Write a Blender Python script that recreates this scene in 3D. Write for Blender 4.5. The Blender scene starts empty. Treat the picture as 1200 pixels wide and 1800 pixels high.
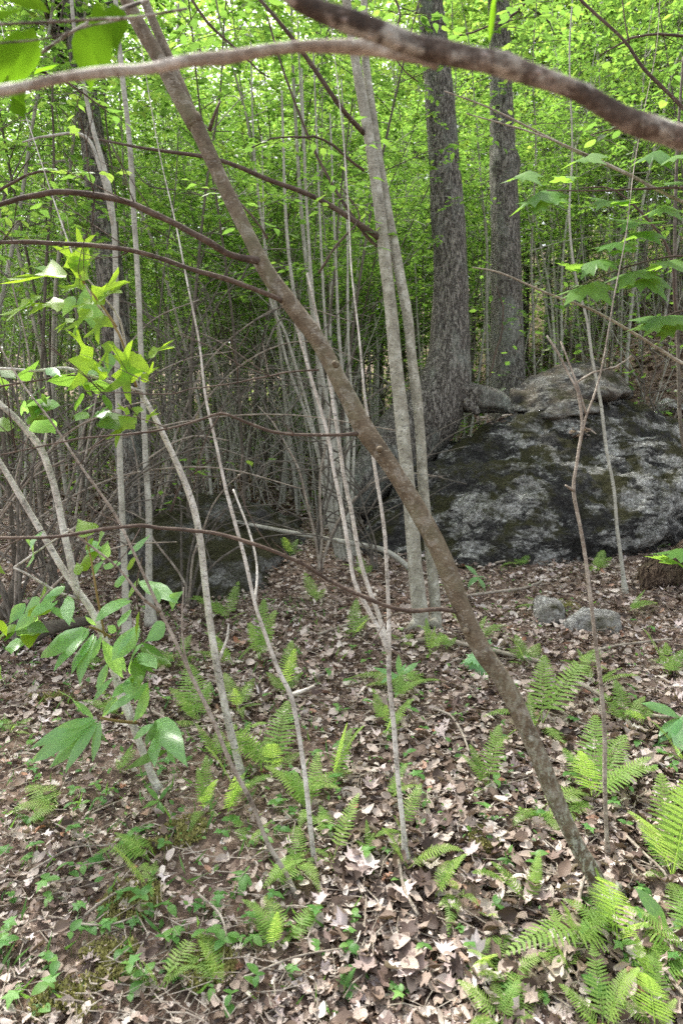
import bpy, bmesh, math, random
import numpy as np
from mathutils import Vector, Matrix, noise

random.seed(11)
rng = np.random.default_rng(11)
S = bpy.context.scene
COL = S.collection

# ------------------------------------------------------------------ camera, light, exposure
CAMZ = 1.55
PITCH = math.radians(5.7)
cam_d = bpy.data.cameras.new('camera')
cam = bpy.data.objects.new('camera', cam_d)
COL.objects.link(cam)
cam.location = (0, 0, CAMZ)
cam.rotation_euler = (math.radians(90) - PITCH, 0, 0)
cam_d.sensor_fit = 'VERTICAL'
cam_d.sensor_height = 36
cam_d.lens = 24
cam_d.clip_start = 0.05
cam_d.clip_end = 600
cam_d.dof.use_dof = True
cam_d.dof.focus_distance = 3.2
cam_d.dof.aperture_fstop = 4.0
S.camera = cam

SUN_EL, SUN_AZ = math.radians(58), math.radians(-35)      # azimuth from +Y, negative is to the left
world = bpy.data.worlds.new('World')
S.world = world
world.use_nodes = True
wn = world.node_tree
bg = wn.nodes['Background']
sky = wn.nodes.new('ShaderNodeTexSky')
sky.sky_type = 'NISHITA'
sky.sun_disc = False
sky.sun_elevation = SUN_EL
sky.sun_rotation = SUN_AZ
sky.air_density = 1.0
sky.dust_density = 4.0
sky.ozone_density = 0.5
hsv = wn.nodes.new('ShaderNodeHueSaturation')          # thin high overcast: the blue is washed out
hsv.inputs['Saturation'].default_value = 0.30
wn.links.new(sky.outputs[0], hsv.inputs['Color'])
wn.links.new(hsv.outputs[0], bg.inputs[0])
bg.inputs[1].default_value = 0.09
sd = bpy.data.lights.new('sun', 'SUN')
sd.energy = 2.0
sd.angle = math.radians(6)
sd.color = (1.0, 0.95, 0.87)
sun = bpy.data.objects.new('sun', sd)
COL.objects.link(sun)
sdir = Vector((math.sin(SUN_AZ) * math.cos(SUN_EL), math.cos(SUN_AZ) * math.cos(SUN_EL), math.sin(SUN_EL)))
sun.rotation_euler = sdir.to_track_quat('Z', 'Y').to_euler()
S.view_settings.view_transform = 'Standard'
S.view_settings.look = 'None'
S.view_settings.gamma = 1
S.view_settings.use_curve_mapping = False
S.view_settings.exposure = 2.6
S.cycles.max_bounces = 8
S.cycles.diffuse_bounces = 6
S.cycles.transmission_bounces = 6
S.cycles.use_denoising = False

# ------------------------------------------------------------------ projection helpers
FP = 1200.0
_f = Vector((0, math.cos(PITCH), -math.sin(PITCH)))
_u = Vector((0, math.sin(PITCH), math.cos(PITCH)))
CAM = Vector((0, 0, CAMZ))


def P(px, py, d):
    return CAM + d * (_f + Vector(((px - 600) / FP, 0, 0)) + _u * ((900 - py) / FP))


def _hash(ix, iy, s):
    h = (ix * 374761393 + iy * 668265263 + s * 974711) & 0x7fffffff
    h = ((h ^ (h >> 13)) * 1274126177) & 0x7fffffff
    return ((h ^ (h >> 16)) & 0xffff) / 65535.0


def vnoise(x, y, s=0):
    ix = np.floor(x).astype(np.int64); iy = np.floor(y).astype(np.int64)
    fx = x - ix; fy = y - iy
    fx = fx * fx * (3 - 2 * fx); fy = fy * fy * (3 - 2 * fy)
    a = _hash(ix, iy, s); b = _hash(ix + 1, iy, s); c = _hash(ix, iy + 1, s); d = _hash(ix + 1, iy + 1, s)
    return (a + (b - a) * fx) * (1 - fy) + (c + (d - c) * fx) * fy - 0.5


def sstep(a, b, t):
    t = np.clip((t - a) / (b - a), 0, 1)
    return t * t * (3 - 2 * t)


def H(x, y):
    x = np.asarray(x, float); y = np.asarray(y, float)
    h = 1.35 * (1 - np.exp(-np.maximum(0, y - 1.2) / 13.0))
    t = x - 2.1
    sp = np.where(t > 6, t, np.log1p(np.exp(np.clip(t * 1.6, -30, 10))) / 1.6)
    h = h + np.minimum(0.66 * sp, 9 + 0.1 * sp) * sstep(7.5, 13.0, y)
    h = h + 0.05 * np.minimum(np.maximum(0, y - 12), 40) * sstep(-4, 3, x) * 0.5
    h = h + 0.16 * np.maximum(0, y - 24) * sstep(24, 40, y)
    h = h + 0.10 * vnoise(x / 1.3, y / 1.3, 1) + 0.055 * vnoise(x / 0.42, y / 0.42, 2) + 0.02 * vnoise(x / 0.13, y / 0.13, 3)
    return h


def hz(x, y):
    return float(H(x, y))


def G(px, py, lift=0.0):
    """where the sight line of a photo pixel meets the ground"""
    dr = _f + Vector(((px - 600) / FP, 0, 0)) + _u * ((900 - py) / FP)
    ds = np.arange(1.0, 40, 0.02)
    X = dr.x * ds; Y = dr.y * ds; Z = CAMZ + dr.z * ds
    k = np.argmax(Z < H(X, Y))
    if Z[k] >= H(X[k], Y[k]):
        k = len(ds) - 1
    return Vector((X[k], Y[k], hz(X[k], Y[k]) + lift))


def depth(p):
    return (Vector(p) - CAM).dot(_f)


# ------------------------------------------------------------------ object helpers
def tag(o, label=None, cat=None, group=None, kind=None):
    if label: o['label'] = label
    if cat: o['category'] = cat
    if group: o['group'] = group
    if kind: o['kind'] = kind
    return o


def empty(name, loc, label, cat, group=None):
    o = bpy.data.objects.new(name, None)
    o.empty_display_size = 0.1
    o.location = loc
    COL.objects.link(o)
    return tag(o, label, cat, group)


def link(name, me, parent=None, kind=None):
    """geometry is written in world coordinates; parents are unrotated, so shift by the parent"""
    o = bpy.data.objects.new(name, me)
    COL.objects.link(o)
    if parent is not None:
        o.parent = parent
    if kind: o['kind'] = kind
    return o


def linkw(name, me, parent, kind=None):
    o = link(name, me, parent, kind)
    if parent is not None:
        o.matrix_parent_inverse = Matrix.Translation(-Vector(wloc(parent)))
    return o


def wloc(o):
    v = Vector(o.location)
    if o.parent is not None and o.parent.type == 'EMPTY':
        v = v + wloc(o.parent)
    return v


class MB:
    def __init__(s):
        s.v = []; s.f = []

    def tube(s, pts, rad, n=8, lump=0.0, cap=True, seed=0, step=None, flute=0.0):
        pts = [Vector(p) for p in pts]
        if step:
            pts, rad = resample(pts, rad, step)
        b = len(s.v)
        t = (pts[1] - pts[0]).normalized()
        nrm = t.orthogonal().normalized()
        L = 0
        for i, p in enumerate(pts):
            t2 = (pts[min(i + 1, len(pts) - 1)] - pts[max(i - 1, 0)])
            if t2.length > 1e-9:
                t2.normalize()
                ax = t.cross(t2)
                if ax.length > 1e-7:
                    nrm = Matrix.Rotation(t.angle(t2), 3, ax) @ nrm
                t = t2
            if i: L += (p - pts[i - 1]).length
            bi = t.cross(nrm)
            for k in range(n):
                a = 2 * math.pi * k / n
                r = rad[i]
                if lump:
                    r *= 1 + lump * noise.noise(Vector((math.cos(a) * 1.3, math.sin(a) * 1.3, L / max(.02, 6 * rad[0]) + seed)))
                if flute:
                    r *= 1 + flute * math.sin(3 * a + seed + L * .6) + flute * .6 * math.sin(5 * a + 2 * seed)
                s.v.append(p + (nrm * math.cos(a) + bi * math.sin(a)) * r)
            if i:
                q = b + (i - 1) * n
                for k in range(n):
                    s.f.append((q + k, q + (k + 1) % n, q + n + (k + 1) % n, q + n + k))
        if cap:
            e = b + (len(pts) - 1) * n
            s.f.append(tuple(range(b + n - 1, b - 1, -1)))
            s.f.append(tuple(range(e, e + n)))
        return s

    def poly(s, vs, fs):
        b = len(s.v)
        s.v += [Vector(v) for v in vs]
        s.f += [tuple(b + i for i in f) for f in fs]

    def mesh(s, name, mat, smooth=True):
        me = bpy.data.meshes.new(name)
        me.from_pydata([tuple(v) for v in s.v], [], s.f)
        me.materials.append(mat)
        if smooth:
            me.polygons.foreach_set('use_smooth', [True] * len(me.polygons))
        me.update()
        return me


def resample(pts, rad, step):
    """Catmull-Rom through pts"""
    P_ = [pts[0] * 2 - pts[1]] + list(pts) + [pts[-1] * 2 - pts[-2]]
    R_ = [rad[0]] + list(rad) + [rad[-1]]
    op, orr = [], []
    for i in range(len(pts) - 1):
        a, b, c, d = P_[i:i + 4]
        n = max(1, int((c - b).length / step))
        for k in range(n):
            t = k / n
            op.append(0.5 * ((2 * b) + (c - a) * t + (2 * a - 5 * b + 4 * c - d) * t * t + (3 * b - a - 3 * c + d) * t ** 3))
            tt = t * t * (3 - 2 * t) * 0.5 + t * .5
            orr.append(R_[i + 1] * (1 - tt) + R_[i + 2] * tt)
    op.append(pts[-1]); orr.append(rad[-1])
    return op, orr


def kinky(p, r, step=.05, amp=.006, seed=0):
    p, r = resample(p, r, step)
    k = Vector((0, 0, 0)); rr = random.Random(seed)
    out = []
    for i, q in enumerate(p):
        if i % 3 == 0: k = Vector((rr.uniform(-1, 1), rr.uniform(-1, 1), rr.uniform(-1, 1))) * amp
        out.append(q + (k if i else Vector()))
        if i % 3 == 0: r[i] *= 1.12
    return out, r


def twiglets(parent, p, n, lo, hi, r0, mat, seed, avoid=.15):
    rr = random.Random(seed)
    for _ in range(n):
        i = rr.randint(int(len(p) * avoid), len(p) - 2)
        a = p[i]; t_ = (p[i + 1] - a).normalized()
        dv = (t_ * rr.uniform(.3, 1) + Vector((rr.uniform(-.4, .4), rr.uniform(-.4, .4), rr.uniform(-.5, 1)))).normalized()
        L = rr.uniform(lo, hi); m = MB(); q = [a]
        for k in range(4):
            dv = (dv + Vector((rr.uniform(-.3, .3), rr.uniform(-.3, .3), rr.uniform(-.25, .3)))).normalized()
            q.append(q[-1] + dv * L / 4)
        m.tube(q, [r0, r0 * .8, r0 * .65, r0 * .5, r0 * .3], 5)
        if L > .12:
            w = (dv + Vector((rr.uniform(-1, 1), rr.uniform(-.5, .5), rr.uniform(-.5, .8)))).normalized()
            m.tube([q[2], q[2] + w * L * .25, q[2] + w * L * .4 + Vector((0, 0, .01))], [r0 * .6, r0 * .45, r0 * .25], 5)
        linkw('twig', m.mesh('twig', M[mat]), parent)


def wiggle(pts, amp, seed=0):
    out = []
    for i, p in enumerate(pts):
        w = 0 if i in (0,) else 1
        out.append(p + w * amp * noise.noise_vector(p * 2.3 + Vector((seed, 0, 0))))
    return out


# ------------------------------------------------------------------ materials
class NT:
    def __init__(s, name):
        s.m = bpy.data.materials.new(name)
        s.m.use_nodes = True
        s.t = s.m.node_tree
        s.b = s.t.nodes['Principled BSDF']
        s.out = s.t.nodes['Material Output']
        s.b.inputs['Roughness'].default_value = 0.8
        s.b.inputs['Specular IOR Level'].default_value = 0.25

    def n(s, typ, inputs=None, **props):
        nd = s.t.nodes.new('ShaderNode' + typ)
        for k, v in props.items(): setattr(nd, k, v)
        for k, v in (inputs or {}).items():
            if hasattr(v, 'is_linked') and hasattr(v, 'node'):
                s.t.links.new(v, nd.inputs[k])
            else:
                nd.inputs[k].default_value = v
        return nd

    def coord(s, scale=(1, 1, 1), which='Object'):
        tc = s.n('TexCoord')
        mp = s.n('Mapping', {'Vector': tc.outputs[which], 'Scale': scale})
        return mp.outputs[0]

    def noise(s, vec, scale, detail=4, rough=.55, dist=0.0):
        return s.n('TexNoise', {'Vector': vec, 'Scale': scale, 'Detail': detail, 'Roughness': rough, 'Distortion': dist}).outputs[0]

    def voro(s, vec, scale, feature='F1', out=0, rnd=1.0):
        nd = s.n('TexVoronoi', {'Vector': vec, 'Scale': scale, 'Randomness': rnd}, feature=feature)
        return nd.outputs[out]

    def ramp(s, fac, stops, interp='LINEAR'):
        nd = s.n('ValToRGB', {'Fac': fac})
        cr = nd.color_ramp
        cr.interpolation = interp
        while len(cr.elements) < len(stops): cr.elements.new(0.5)
        for e, (p, c) in zip(cr.elements, stops):
            e.position = p
            e.color = (c, c, c, 1) if isinstance(c, (int, float)) else (c[0], c[1], c[2], 1)
        return nd.outputs[0]

    def mix(s, fac, a, b, blend='MIX'):
        nd = s.n('Mix', data_type='RGBA', blend_type=blend)
        for i, v in ((0, fac), (6, a), (7, b)):
            if hasattr(v, 'node'): s.t.links.new(v, nd.inputs[i])
            elif i == 0: nd.inputs[0].default_value = v
            else: nd.inputs[i].default_value = (v[0], v[1], v[2], 1)
        return nd.outputs[2]

    def math(s, op, a, b=0.0):
        nd = s.n('Math', operation=op)
        for i, v in ((0, a), (1, b)):
            if hasattr(v, 'node'): s.t.links.new(v, nd.inputs[i])
            else: nd.inputs[i].default_value = v
        return nd.outputs[0]

    def color(s, c): s.t.links.new(c, s.b.inputs['Base Color'])

    def bump(s, h, strength=.6, dist=.01, normal=None):
        d = {'Height': h, 'Strength': strength, 'Distance': dist}
        if normal is not None: d['Normal'] = normal
        b = s.n('Bump', d)
        s.t.links.new(b.outputs[0], s.b.inputs['Normal'])
        return b.outputs[0]


def leaf_mat(name, stops, trans, tcol, vein=0.28, rough=0.55, back=1.25):
    """stops: colours across the leaf-to-leaf random value; trans: share of light let through"""
    t = NT(name)
    at = t.n('Attribute', attribute_name='rnd').outputs['Fac']
    oi = t.n('ObjectInfo').outputs['Random']
    r = t.math('FRACT', t.math('ADD', at, oi))
    c = t.ramp(r, stops)
    uv = t.n('TexCoord').outputs['UV']
    sp = t.n('SeparateXYZ', {0: uv})
    ay = t.math('ABSOLUTE', sp.outputs[1])
    ph = t.math('SUBTRACT', t.math('MULTIPLY', sp.outputs[0], 60.0), t.math('MULTIPLY', ay, 70.0))
    vs = t.math('POWER', t.math('MULTIPLY', t.math('ADD', t.math('SINE', ph), 1.0), .5), 16.0)
    mid = t.math('LESS_THAN', ay, 0.012)
    v = t.math('MAXIMUM', t.math('MULTIPLY', vs, .55), mid)
    nz = t.noise(uv, 7.0, 3)
    c = t.mix(t.ramp(nz, [(.3, 0.0), (.75, 0.35)]), c, (0.5, 0.5, 0.5), 'SOFT_LIGHT')
    c = t.mix(t.math('MULTIPLY', v, vein), c, t.mix(1.0, c, (1.7, 1.6, 1.5), 'MULTIPLY'))
    bf = t.n('NewGeometry').outputs['Backfacing']
    c = t.mix(bf, c, t.mix(1.0, c, (back, back, back * 1.1), 'MULTIPLY'))
    t.color(c)
    t.b.inputs['Roughness'].default_value = rough
    t.bump(v, 0.10, 0.002)
    if trans > 0:
        tc = t.mix(0.55, t.mix(1.0, c, (2.6, 2.6, 1.2), 'MULTIPLY'), tcol)
        tr = t.n('BsdfTranslucent', {'Color': tc})
        mx = t.n('MixShader', {0: trans, 1: t.b.outputs[0], 2: tr.outputs[0]})
        t.t.links.new(mx.outputs[0], t.out.inputs[0])
    return t.m


def bark_mat(name, cols, kind, spot=None, moss=0.0, patch=0.0):
    t = NT(name)
    if kind == 'furrow':
        v = t.coord((1, 1, .22))
        w = t.n('Mix', {0: .12, 4: v, 5: t.n('TexNoise', {'Vector': v, 'Scale': 9.0}).outputs[1]}, data_type='VECTOR').outputs[1]
        w2 = t.n('Mix', {0: .10, 4: t.coord((1, 1, .45)), 5: t.n('TexNoise', {'Vector': t.coord(), 'Scale': 14.0, 'Detail': 4.0}).outputs[1]}, data_type='VECTOR').outputs[1]
        e = t.voro(w, 30, 'DISTANCE_TO_EDGE')
        e2 = t.voro(w2, 62, 'DISTANCE_TO_EDGE')
        rd = t.math('ABSOLUTE', t.math('SUBTRACT', t.noise(v, 26, 7, .7, .8), .5))
        n = t.noise(t.coord(), 70, 6, .75)
        h = t.math('ADD', t.math('MULTIPLY', t.ramp(rd, [(0.0, 0.0), (.05, .8), (.12, 1.0)]), .45), t.math('MULTIPLY', t.ramp(e2, [(0.0, 0.0), (.12, 1.0)]), .22))
        h = t.math('ADD', h, t.math('MULTIPLY', t.ramp(e, [(0.0, 0.0), (.10, 1.0)]), .22))
        h = t.math('ADD', h, t.math('MULTIPLY', n, .45))
        c = t.ramp(h, [(.50, cols[0]), (.78, cols[1]), (1.0, cols[2])])
        big = t.noise(t.coord((1, 1, .5)), 3.5, 5, .6)
        c = t.mix(t.ramp(big, [(.52, 0.0), (.68, .65)]), c, spot or (.33, .36, .31))
        t.color(c)
        t.bump(h, 1.0, .02)
    elif kind == 'band':
        v = t.coord((1, 1, 2.6))
        n = t.noise(v, 34, 6, .75)
        n2 = t.noise(t.coord((1, 1, .8)), 13, 8, .8)
        c = t.ramp(n2, [(.3, cols[0]), (.5, cols[1]), (.68, cols[2])])
        c = t.mix(t.ramp(n, [(.38, .8), (.45, 0.0)]), c, tuple(x * .4 for x in cols[0]))
        fine = t.noise(t.coord(), 120, 4, .7)
        c = t.mix(t.ramp(fine, [(.5, 0.0), (.7, .5)]), c, spot or (.45, .46, .42))
        t.color(c)
        t.bump(t.math('ADD', n, t.math('MULTIPLY', fine, .5)), .6, .008)
    else:   # smooth bark with pale dots
        v = t.coord((1, 1, 1))
        n = t.math('ADD', t.math('MULTIPLY', t.noise(v, 14, 7, .7), .6), t.math('MULTIPLY', t.noise(t.coord((1, 1, 2.2)), 80, 5, .75), .4))
        c = t.ramp(n, [(.38, cols[0]), (.5, cols[1]), (.62, cols[2])])
        dots = t.voro(t.coord((1, 1, 2.0)), 60, 'F1')
        gate = t.noise(v, 22, 2)
        dm = t.math('MULTIPLY', t.ramp(dots, [(.08, .8), (.30, 0.0)]), t.ramp(gate, [(.42, 0.0), (.55, 1.0)]))
        c = t.mix(dm, c, spot or (.42, .38, .30))
        if moss:
            g = t.n('SeparateXYZ', {0: t.n('NewGeometry').outputs['Position']}).outputs[2]
            low = t.ramp(g, [(.25, 1.0), (1.0, 0.0)])
            ln = t.noise(t.coord((1, 1, .6)), 55, 7, .8)
            c = t.mix(t.math('MULTIPLY', low, t.ramp(ln, [(.50, 0.0), (.56, moss)])), c, (.36, .38, .30))
            c = t.mix(t.ramp(t.noise(v, 5, 6, .7), [(.5, 0.0), (.62, .5)]), c, (.17, .165, .10))
        if patch:
            pm = t.math('MULTIPLY', t.ramp(t.noise(v, 22, 7, .7, .5), [(.52, 0.0), (.58, patch)]), t.ramp(t.noise(v, 120, 4, .7), [(.3, .4), (.6, 1.0)]))
            c = t.mix(pm, c, (.46, .44, .38))
        t.color(c)
        t.bump(t.math('ADD', n, t.math('MULTIPLY', dm, .25)), .9, .012)
    return t.m


M = {}
M['leaning'] = bark_mat('brown_speckled_bark', [(.060, .045, .028), (.115, .088, .056), (.19, .155, .105)], 'dots', (.42, .38, .28), moss=.9, patch=.3)
M['twig'] = bark_mat('dark_twig_bark', [(.045, .032, .024), (.085, .06, .045), (.14, .105, .08)], 'dots', (.28, .25, .2))
M['greytwig'] = bark_mat('grey_twig_bark', [(.05, .043, .034), (.11, .098, .08), (.20, .18, .15)], 'dots', (.3, .28, .24))
M['redbranch'] = bark_mat('red_brown_branch_bark', [(.035, .027, .022), (.095, .072, .056), (.34, .29, .24)], 'dots', (.5, .42, .38), patch=.8)
M['palebranch'] = bark_mat('pale_lichened_branch_bark', [(.13, .10, .08), (.30, .25, .20), (.62, .57, .50)], 'dots', (.6, .55, .5), patch=.9)
M['band'] = bark_mat('grey_lichened_smooth_bark', [(.12, .105, .08), (.28, .265, .205), (.56, .56, .48)], 'band')
M['sapling'] = bark_mat('pale_sapling_bark', [(.11, .095, .075), (.47, .44, .38), (.78, .77, .71)], 'band', (.78, .77, .72))
M['furrow'] = bark_mat('furrowed_grey_bark', [(.020, .016, .013), (.13, .115, .095), (.33, .31, .27)], 'furrow')
M['palestem'] = bark_mat('far_pale_stem_bark', [(.20, .185, .15), (.36, .35, .29), (.55, .55, .48)], 'band')
M['darkstem'] = bark_mat('far_dark_stem_bark', [(.05, .04, .03), (.095, .08, .06), (.17, .15, .12)], 'band', (.22, .22, .18))
M['deadwood'] = bark_mat('weathered_dead_wood', [(.03, .018, .012), (.11, .07, .045), (.22, .16, .11)], 'furrow', (.12, .11, .05))
M['stick'] = bark_mat('grey_fallen_stick_bark', [(.10, .075, .055), (.25, .21, .165), (.48, .44, .37)], 'band', (.55, .53, .46))

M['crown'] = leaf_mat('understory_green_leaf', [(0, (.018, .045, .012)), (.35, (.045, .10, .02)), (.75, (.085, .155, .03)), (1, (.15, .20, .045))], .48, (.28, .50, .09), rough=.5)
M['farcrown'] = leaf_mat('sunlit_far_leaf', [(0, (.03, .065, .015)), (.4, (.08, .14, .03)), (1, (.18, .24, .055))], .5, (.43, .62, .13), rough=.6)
M['tulip'] = leaf_mat('lime_lobed_leaf', [(0, (.11, .20, .025)), (1, (.15, .26, .035))], .55, (.50, .68, .04), rough=.4)
M['maple'] = leaf_mat('green_maple_leaf', [(0, (.06, .14, .03)), (1, (.10, .19, .045))], .5, (.30, .48, .06), rough=.42)
M['nearleaf'] = leaf_mat('close_green_leaf', [(0, (.045, .11, .008)), (1, (.08, .16, .012))], .6, (.22, .46, .02), vein=.1, rough=1.0)
M['nearleaf'].node_tree.nodes['Principled BSDF'].inputs['Specular IOR Level'].default_value = 0
M['broad'] = leaf_mat('broad_green_leaflet', [(0, (.14, .30, .12)), (1, (.22, .38, .19))], .48, (.50, .74, .12), rough=.26)  # greens lifted past natural albedo: sky reflection painted into the leaf colour
M['fern'] = leaf_mat('fern_green', [(0, (.11, .22, .04)), (.5, (.17, .29, .07)), (1, (.25, .36, .10))], .45, (.50, .68, .13), vein=.2, rough=.5)
M['herb'] = leaf_mat('seedling_green_leaf', [(0, (.06, .16, .04)), (.5, (.09, .21, .055)), (1, (.14, .27, .07))], .4, (.30, .5, .08), rough=.42)
M['litter'] = leaf_mat('dead_brown_leaf', [(0, (.028, .020, .016)), (.16, (.07, .046, .034)), (.34, (.165, .12, .093)), (.54, (.30, .24, .20)),
                                         (.80, (.41, .35, .305)), (.95, (.52, .47, .42)), (1, (.26, .12, .065))], .06, (.3, .2, .1), vein=.35, rough=.6, back=1.1)


def ground_mat():
    t = NT('forest_soil')
    v = t.coord()
    n = t.noise(v, 5, 8, .65)
    n2 = t.noise(v, 60, 6, .7)
    vo = t.n('TexVoronoi', {'Vector': v, 'Scale': 22.0, 'Randomness': 1.0}).outputs[1]
    lit = t.ramp(t.n('SeparateXYZ', {0: vo}).outputs[0], [(0, (.05, .03, .022)), (.35, (.14, .09, .06)), (.7, (.24, .17, .125)), (1, (.36, .27, .22))])
    soil = t.ramp(n2, [(.3, (.05, .035, .027)), (.7, (.27, .195, .16))])
    c = t.mix(t.ramp(n, [(.35, .25), (.6, .75)]), soil, lit)
    t.color(c)
    t.bump(t.math('ADD', n2, t.n('SeparateXYZ', {0: vo}).outputs[1]), .8, .02)
    t.b.inputs['Roughness'].default_value = .95
    return t.m


def rock_mat(name, dark=1.0, mossy=.5, white=1.0, warm=0.0, cover=0.0):
    w_ = white
    t = NT(name)
    v = t.coord()
    st = t.coord((1, 1, 1))
    rot = t.n('Mapping', {'Vector': t.n('TexCoord').outputs['Object'], 'Rotation': (0, math.radians(-38), 0), 'Scale': (.55, 1, 1.5)}).outputs[0]
    a = t.noise(rot, 2.3, 10, .72, .35)
    b = t.noise(rot, 9, 10, .85, .2)
    f = t.noise(v, 75, 8, .85)
    g = t.math('ADD', t.math('MULTIPLY', b, .6), t.math('MULTIPLY', f, .4))
    a = t.math('ADD', a, t.math('MULTIPLY', t.math('SUBTRACT', t.noise(v, .75, 2, .5), .5), .35))
    zone = t.ramp(a, [(.50 - cover, 0.0), (.54 - cover, 1.0)])
    gran = t.ramp(g, [(.43, 0.0), (.51, 1.0)])
    faint = t.math('MULTIPLY', t.ramp(g, [(.50, 0.0), (.57, 1.0)]), .26)
    m_ = t.math('MAXIMUM', t.math('MULTIPLY', zone, gran), faint)
    dk = t.ramp(f, [(.35, (.010 * dark, .010 * dark, .010 * dark)), (.65, (.05 * dark, .047 * dark, .043 * dark))])
    lt = t.ramp(t.noise(v, 25, 6, .8), [(.35, (.12 * w_, .115 * w_, .10 * w_)), (.5, (.28 * w_, .275 * w_, .25 * w_)), (.62, (.60 * w_, .60 * w_, .56 * w_))])
    c = t.mix(m_, dk, lt)
    w = white
    if warm:
        wn_ = t.noise(v, 4, 5, .6)
        c = t.mix(t.ramp(wn_, [(.42, 0.0), (.6, warm)]), c, t.mix(f, (.10, .075, .045), (.40, .33, .24)))
    vo = t.voro(v, 38, 'F1')
    c = t.mix(t.math('MULTIPLY', t.ramp(vo, [(.0, .9), (.34, 0.0)]), t.ramp(a, [(.42, 0.0), (.56, 1.0)])), c, (.50 * w, .52 * w, .47 * w))
    nz = t.n('SeparateXYZ', {0: t.n('NewGeometry').outputs['Normal']}).outputs[2]
    mn = t.noise(v, 3.2, 7, .65)
    mm = t.math('MULTIPLY', t.ramp(nz, [(.12, 0.0), (.62, 1.0)]), t.ramp(mn, [(.56 - mossy * .22, 0.0), (.66 - mossy * .22, 1.0)]))
    mcol = t.ramp(t.noise(v, 90, 5, .7), [(.3, (.018, .018, .007)), (.55, (.05, .048, .017)), (.8, (.12, .115, .045))])
    c = t.mix(mm, c, mcol)
    t.color(c)
    hgt = t.math('ADD', t.math('MULTIPLY', b, .8), t.math('ADD', t.math('MULTIPLY', f, .6), t.math('MULTIPLY', mm, .4)))
    t.bump(hgt, 1.0, .06)
    t.b.inputs['Roughness'].default_value = .9
    return t.m


def moss_mat():
    t = NT('olive_moss')
    n = t.noise(t.coord(), 90, 5, .7)
    t.color(t.ramp(n, [(.25, (.12, .12, .03)), (.55, (.28, .265, .09)), (.8, (.42, .39, .18))]))
    t.b.inputs['Roughness'].default_value = .95
    return t.m


M['ground'] = ground_mat()
M['rock'] = rock_mat('lichened_boulder_rock', 1.0, .42, 1.45, cover=.01)
M['slab'] = rock_mat('weathered_slab_rock', 1.3, .2, .9, warm=.5, cover=.02)
M['mossrock'] = rock_mat('mossy_boulder_rock', 3.0, .7, 1.1, cover=.0)
M['whiterock'] = rock_mat('whitish_stone', 7.0, .25, 1.7, warm=.3, cover=.16)
M['moss'] = moss_mat()
M['stem'] = NT('green_stem').m
M['stem'].node_tree.nodes['Principled BSDF'].inputs['Base Color'].default_value = (.16, .24, .05, 1)
M['redstem'] = NT('reddish_leaf_stalk').m
M['redstem'].node_tree.nodes['Principled BSDF'].inputs['Base Color'].default_value = (.22, .16, .06, 1)

# ------------------------------------------------------------------ leaf outlines
def strip(ws, us=None, cols=3):
    n = len(ws)
    us = us or [i / (n - 1) for i in range(n)]
    V, F = [(0.0, 0.0)], []
    prev = None
    for u, w in list(zip(us, ws))[1:-1]:
        b = len(V)
        V += [(u, -w), (u, 0.0), (u, w)]
        if prev is None:
            F += [(0, b, b + 1), (0, b + 1, b + 2)]
        else:
            F += [(prev, b, b + 1), (prev, b + 1, prev + 1), (prev + 1, b + 1, b + 2), (prev + 1, b + 2, prev + 2)]
        prev = b
    V.append((1.0, 0.0)); e = len(V) - 1
    F += [(prev, e, prev + 1), (prev + 1, e, prev + 2)]
    return np.array(V), np.array(F)


def fan(half, center):
    """half outline from the base (on the midrib) to the tip, +y side"""
    up = list(half)
    dn = [(x, -y) for x, y in half[1:-1]][::-1]
    out = up + dn
    V = [center] + out
    n = len(out)
    F = [(0, 1 + i, 1 + (i + 1) % n) for i in range(n)]
    return np.array(V, float), np.array(F)


T = {
    'oval4': strip([0, .26, .22, 0], [0, .35, .68, 1]),
    'oval': strip([0, .2, .29, .25, .13, 0], [0, .15, .4, .65, .87, 1]),
    'ovate': strip([0, .15, .25, .24, .15, .05, 0], [0, .12, .3, .5, .7, .88, 1]),
    'long': strip([0, .08, .15, .19, .185, .13, .05, 0], [0, .1, .26, .42, .6, .77, .91, 1]),
    'oak': strip([0, .07, .2, .1, .29, .13, .33, .15, .22, .09, 0], [0, .12, .22, .32, .42, .52, .63, .74, .83, .92, 1]),
    'maple': fan([(0, 0), (-.07, .16), (.0, .42), (.16, .30), (.26, .34), (.52, .60), (.50, .36), (.60, .36), (.56, .16), (.68, .17), (.82, .2), (.78, .08), (1, 0)], (.33, 0)),
    'tulip': fan([(0, 0), (-.03, .15), (.04, .34), (.10, .52), (.22, .78), (.30, .48), (.38, .26), (.50, .20), (.62, .26), (.80, .42), (1.0, .58), (.92, .30), (.80, .10), (.72, 0)], (.32, 0)),
    'maplelow': fan([(0, 0), (.0, .38), (.2, .28), (.5, .52), (.55, .2), (1, 0)], (.33, 0)),
    'far': strip([0, .33, 0], [0, .5, 1]),
}


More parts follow.
